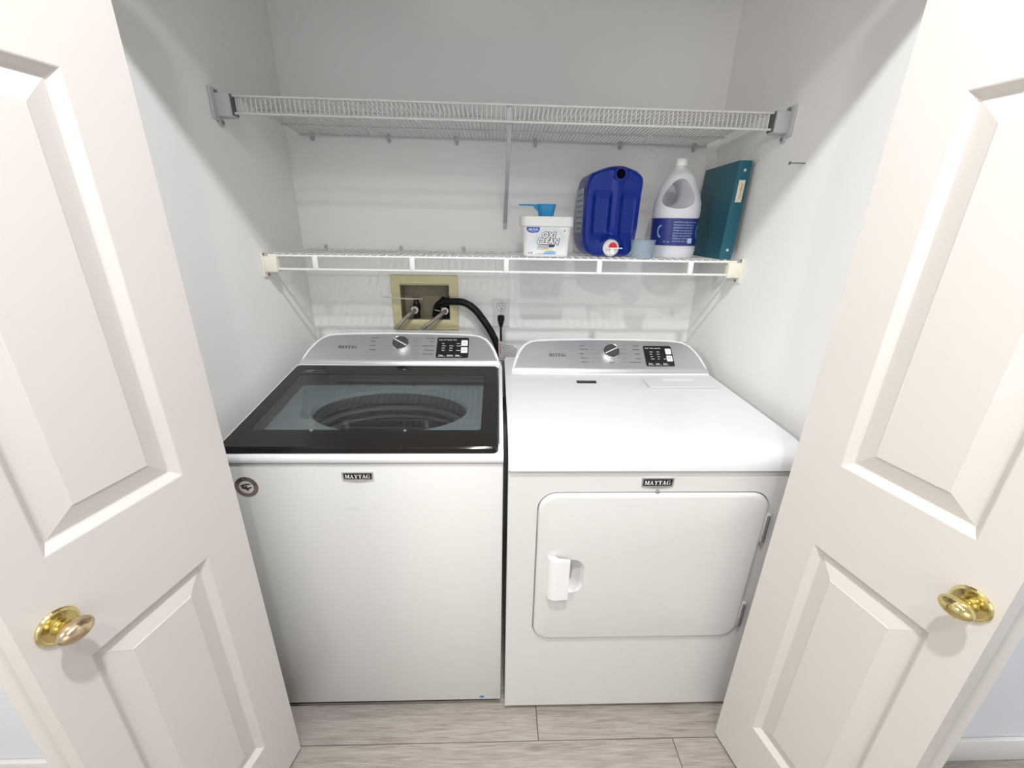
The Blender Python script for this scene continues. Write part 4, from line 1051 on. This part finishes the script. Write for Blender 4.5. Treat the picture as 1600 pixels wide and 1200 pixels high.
# side label
b = NB(); lf2 = plane_fn((.2525, jy + .030, zs + .060), (0, 1, 0), (0, 0, 1))
lsf = lambda u, v, h: Vector((.2566 + .0006 - h, jy + .030 + u, zs + v))
quad(b, [(.0, .075), (.14, .075), (.14, .215), (.0, .215)], lsf, .0022); sl_ = obj('side_label', b, 'sidelabel', jb, recalc=False)
b = NB()
for i in range(7): rect(b, lsf, .012, .085 + i * .018, .10 + (i % 3) * .01, .092 + i * .018, .0026)
obj('side_label_print', b, 'inkgrey', sl_, recalc=False)

# ---- clear measuring cup
mc = thing('measuring_cup', 'small frosted clear plastic cup on the shelf edge by the tap', 'cup', (.4530, -.280, zs))
b = NB(); lathe(b, [(.0, 0), (.034, 0), (.0352, .002), (.0395, .055), (.0405, .0565), (.0385, .0565), (.034, .003), (.0, .003)], lambda x, y, h: Vector((.4530 + x, -.280 + y, zs + h)), 40, False, False)
obj('cup_wall', b, 'cup', mc)
b = NB(); lathe(b, [(.0398, .0555), (.0412, .0565), (.0398, .0578), (.0384, .0565), (.0398, .0555)], lambda x, y, h: Vector((.4530 + x, -.280 + y, zs + h)), 40, False, False)
obj('cup_rim', b, 'cup', mc)

# ---- bleach bottle
BX, BY = .5815, -.195
bo = thing('bleach_bottle', 'white plastic bleach jug with a navy blue label band and side handle', 'bottle', (BX, BY, zs))
profl = [(-.062, .0), (-.068, .006), (-.0705, .02), (-.0705, .036), (-.0720, .038), (-.0740, .128), (-.0765, .132), (-.0770, .150), (-.0745, .175), (-.0690, .198), (-.0600, .224), (-.0480, .250), (-.0350, .268), (-.0260, .278), (-.0220, .284), (-.0205, .290)]
profr = [(.070, .0), (.076, .006), (.0785, .02), (.0785, .036), (.0770, .038), (.0750, .128), (.0785, .132), (.0790, .150), (.0770, .178), (.0700, .205), (.0610, .228), (.0500, .246), (.0370, .262), (.0220, .276), (.0130, .284), (.0115, .290)]
b = NB(); R = []
for (l, z), (r, _) in zip(profl, profr):
    c_, h_ = (l + r) / 2, (r - l) / 2; dpt = min(h_, .075) if z < .2 else h_ * .92
    R.append([Vector((BX + c_ + h_ * math.cos(2 * math.pi * i / 48), BY + dpt * math.sin(2 * math.pi * i / 48), zs + z)) for i in range(48)])
rings(b, R)
# grip cutter: egg-shaped tunnel leaving a slim handle on the right
cut = NB()
egg = [(.012, .246), (.022, .243), (.034, .228), (.044, .208), (.050, .190), (.048, .176), (.038, .166), (.014, .158), (-.012, .158), (-.034, .164), (-.044, .176), (-.043, .190), (-.035, .208), (-.020, .229), (-.004, .243)]
egc = catmull([(p, 0, q) for p, q in egg] + [(egg[0][0], 0, egg[0][1])], 3)[:-1]
rings(cut, [[Vector((BX - .014 + (p.x - .012) * k + .004, BY + yo, zs + .20 + (p.z - .20) * k)) for p in egc] for yo, k in ((-.12, 1.15), (-.04, 1.0), (.0, .86), (.04, .80), (.12, .80))])
bmesh.ops.recalc_face_normals(cut, faces=cut.faces); bmesh.ops.recalc_face_normals(b, faces=b.faces)
def boolean(bA, bB):
    ma = bpy.data.meshes.new('a'); bA.to_mesh(ma); mb = bpy.data.meshes.new('b'); bB.to_mesh(mb); bA.free(); bB.free()
    oa = bpy.data.objects.new('a', ma); ob = bpy.data.objects.new('b', mb); COL.objects.link(oa); COL.objects.link(ob)
    md = oa.modifiers.new('x', 'BOOLEAN'); md.operation = 'DIFFERENCE'; md.solver = 'EXACT'; md.object = ob
    dg = bpy.context.evaluated_depsgraph_get(); dg.update()
    me = bpy.data.meshes.new_from_object(oa.evaluated_get(dg)); r = NB(); r.from_mesh(me)
    bpy.data.objects.remove(oa); bpy.data.objects.remove(ob)
    return r
bb = boolean(b, cut)
bod = obj('bottle_body', bb, 'bleach', bo, angle=40)
b = NB(); cxx = BX - .0045
capf = lambda x, y, h: Vector((cxx + x, BY + y, zs + h))
b2 = []
nn = 48
for r, h in ((.0200, .286), (.0205, .288), (.0195, .306), (.0175, .309), (.0, .309)):
    b2.append([capf((r + (.0006 if (i % 2 and .287 < h < .307) else 0)) * math.cos(2 * math.pi * i / nn), (r + (.0006 if (i % 2 and .287 < h < .307) else 0)) * math.sin(2 * math.pi * i / nn), h) for i in range(nn)])
rings(b, b2, True, False); bmesh.ops.remove_doubles(b, verts=b.verts, dist=1e-6); obj('bottle_cap', b, 'whitep', bo)
# label band
def band(th, z, off=.0012):
    t = (z - .038) / .090; l = -.0720 + (-.0740 + .0720) * t; r = .0770 + (.0750 - .0770) * t
    c_, h_ = (l + r) / 2, (r - l) / 2; dpt = min(h_, .075)
    return Vector((BX + c_ + (h_ + off) * math.cos(th), BY + (dpt + off) * math.sin(th), zs + z))
b = NB(); n_ = 48
A = [b.verts.new(band(2 * math.pi * i / n_, .040)) for i in range(n_)]; B = [b.verts.new(band(2 * math.pi * i / n_, .126)) for i in range(n_)]
for i in range(n_): b.faces.new((A[i], A[(i + 1) % n_], B[(i + 1) % n_], B[i]))
bl = obj('label_band', b, 'blabel', bo)
wf = lambda u, v, h: band(-math.pi / 2 + u / .0755, v, .0012 + h)
b = NB()
lines = ['CAUTION: keep out of reach', 'Directions for laundry use', 'add bleach to wash water', 'Whites: use one cap full', 'do not mix with ammonia', 'Stains: soak ten minutes', 'Disinfects and whitens', 'rinse with clear water']
for i, s in enumerate(lines): text_bm(b, s, wf, -.030, .112 - i * .0085, .0064, .0006, sx=1.05)
obj('label_text', b, 'paleblue', bl, recalc=False)
b = NB()
for c in (.075, -.068):
    for k in range(10):
        a0, a1 = math.radians(100 + 16 * k), math.radians(100 + 16 * (k + 1))
        quad(b, [(c + .017 * math.cos(a0), .085 + .022 * math.sin(a0)), (c + .017 * math.cos(a1), .085 + .022 * math.sin(a1)), (c + .012 * math.cos(a1), .085 + .016 * math.sin(a1)), (c + .012 * math.cos(a0), .085 + .016 * math.sin(a0))], wf, .0007)
text_bm(b, '121 oz', wf, -.060, .050, .008, .0007, bold=.02)
obj('label_mark', b, 'midblue', bl, recalc=False)
b = NB(); rect(b, wf, .022, .048, .040, .064, .0007); obj('label_box', b, 'paleblue', bl, recalc=False)

# ---- teal binder against the right wall
bi = thing('ring_binder', 'dark teal ring binder with a small cream spine tag, leaning on the right wall', 'binder', (.733, -.29, zs))
H = .2955; lean = .0105 / H
bfn = lambda x, y, z: Vector((x + lean * z, y, zs + z))
X0_, X1_ = .7115, .7525
# spine: slightly bowed
b = NB(); R = []
sp = []
for k in range(7): t = k / 6; sp.append((X0_ + (X1_ - X0_) * t, -.2905 - .003 * math.sin(math.pi * t)))
sp2 = [(x, y + .0028) for x, y in sp[::-1]]
rings(b, [[bfn(x, y, z) for x, y in sp + sp2] for z in (0, .001, H - .001, H)]); spn = obj('spine', b, 'teal', bi)
def cover(xa, xb):
    b = NB(); P = [(xa, -.289), (xa + .0028, -.289), (xb + .0028, -.030), (xb, -.030)]
    rings(b, [[bfn(x, y, z) for x, y in P] for z in (0, H)]); return b
obj('front_cover', cover(X0_ - .0003, .7260), 'teal', bi)
b = NB(); P = [(X1_ - .0026, -.289), (X1_ + .0002, -.289), (X1_ + .008, -.030), (X1_ + .0052, -.030)]
rings(b, [[bfn(x, y, z) for x, y in P] for z in (0, H)]); obj('back_cover', b, 'teal', bi)
b = NB(); rings(b, [[bfn(x, y, z) for x, y in ((.722, -.282), (.744, -.282), (.748, -.05), (.732, -.05))] for z in (.010, H - .012)]); obj('paper_stack', b, 'whitep', bi)
spf = lambda u, v, h: bfn(X0_ + u, -.2938 - h, v)
b = NB(); prism(b, [(.010, .176), (.030, .176), (.030, .240), (.010, .240)], spf, -.0006, .0007); tg = obj('spine_tag', b, 'tag', spn)
b = NB()
tf2 = lambda u, v, h: spf(.0235 - v, .183 + u, h)
text_bm(b, 'House Manual', tf2, .002, .000, .0080, .0010, bold=.01); rect(b, tf2, .008, -.003, .046, -.0024, .0010)
obj('tag_writing', b, 'orange', tg, recalc=False)
for z in (.030, .268):
    b = NB(); lathe(b, [(.0045, -.001), (.0045, .0010), (.002, .0018)], lambda x, y, h, z=z: spf(.0205 + x, z + y, h), 16); obj('rivet', b, 'chrome', spn)
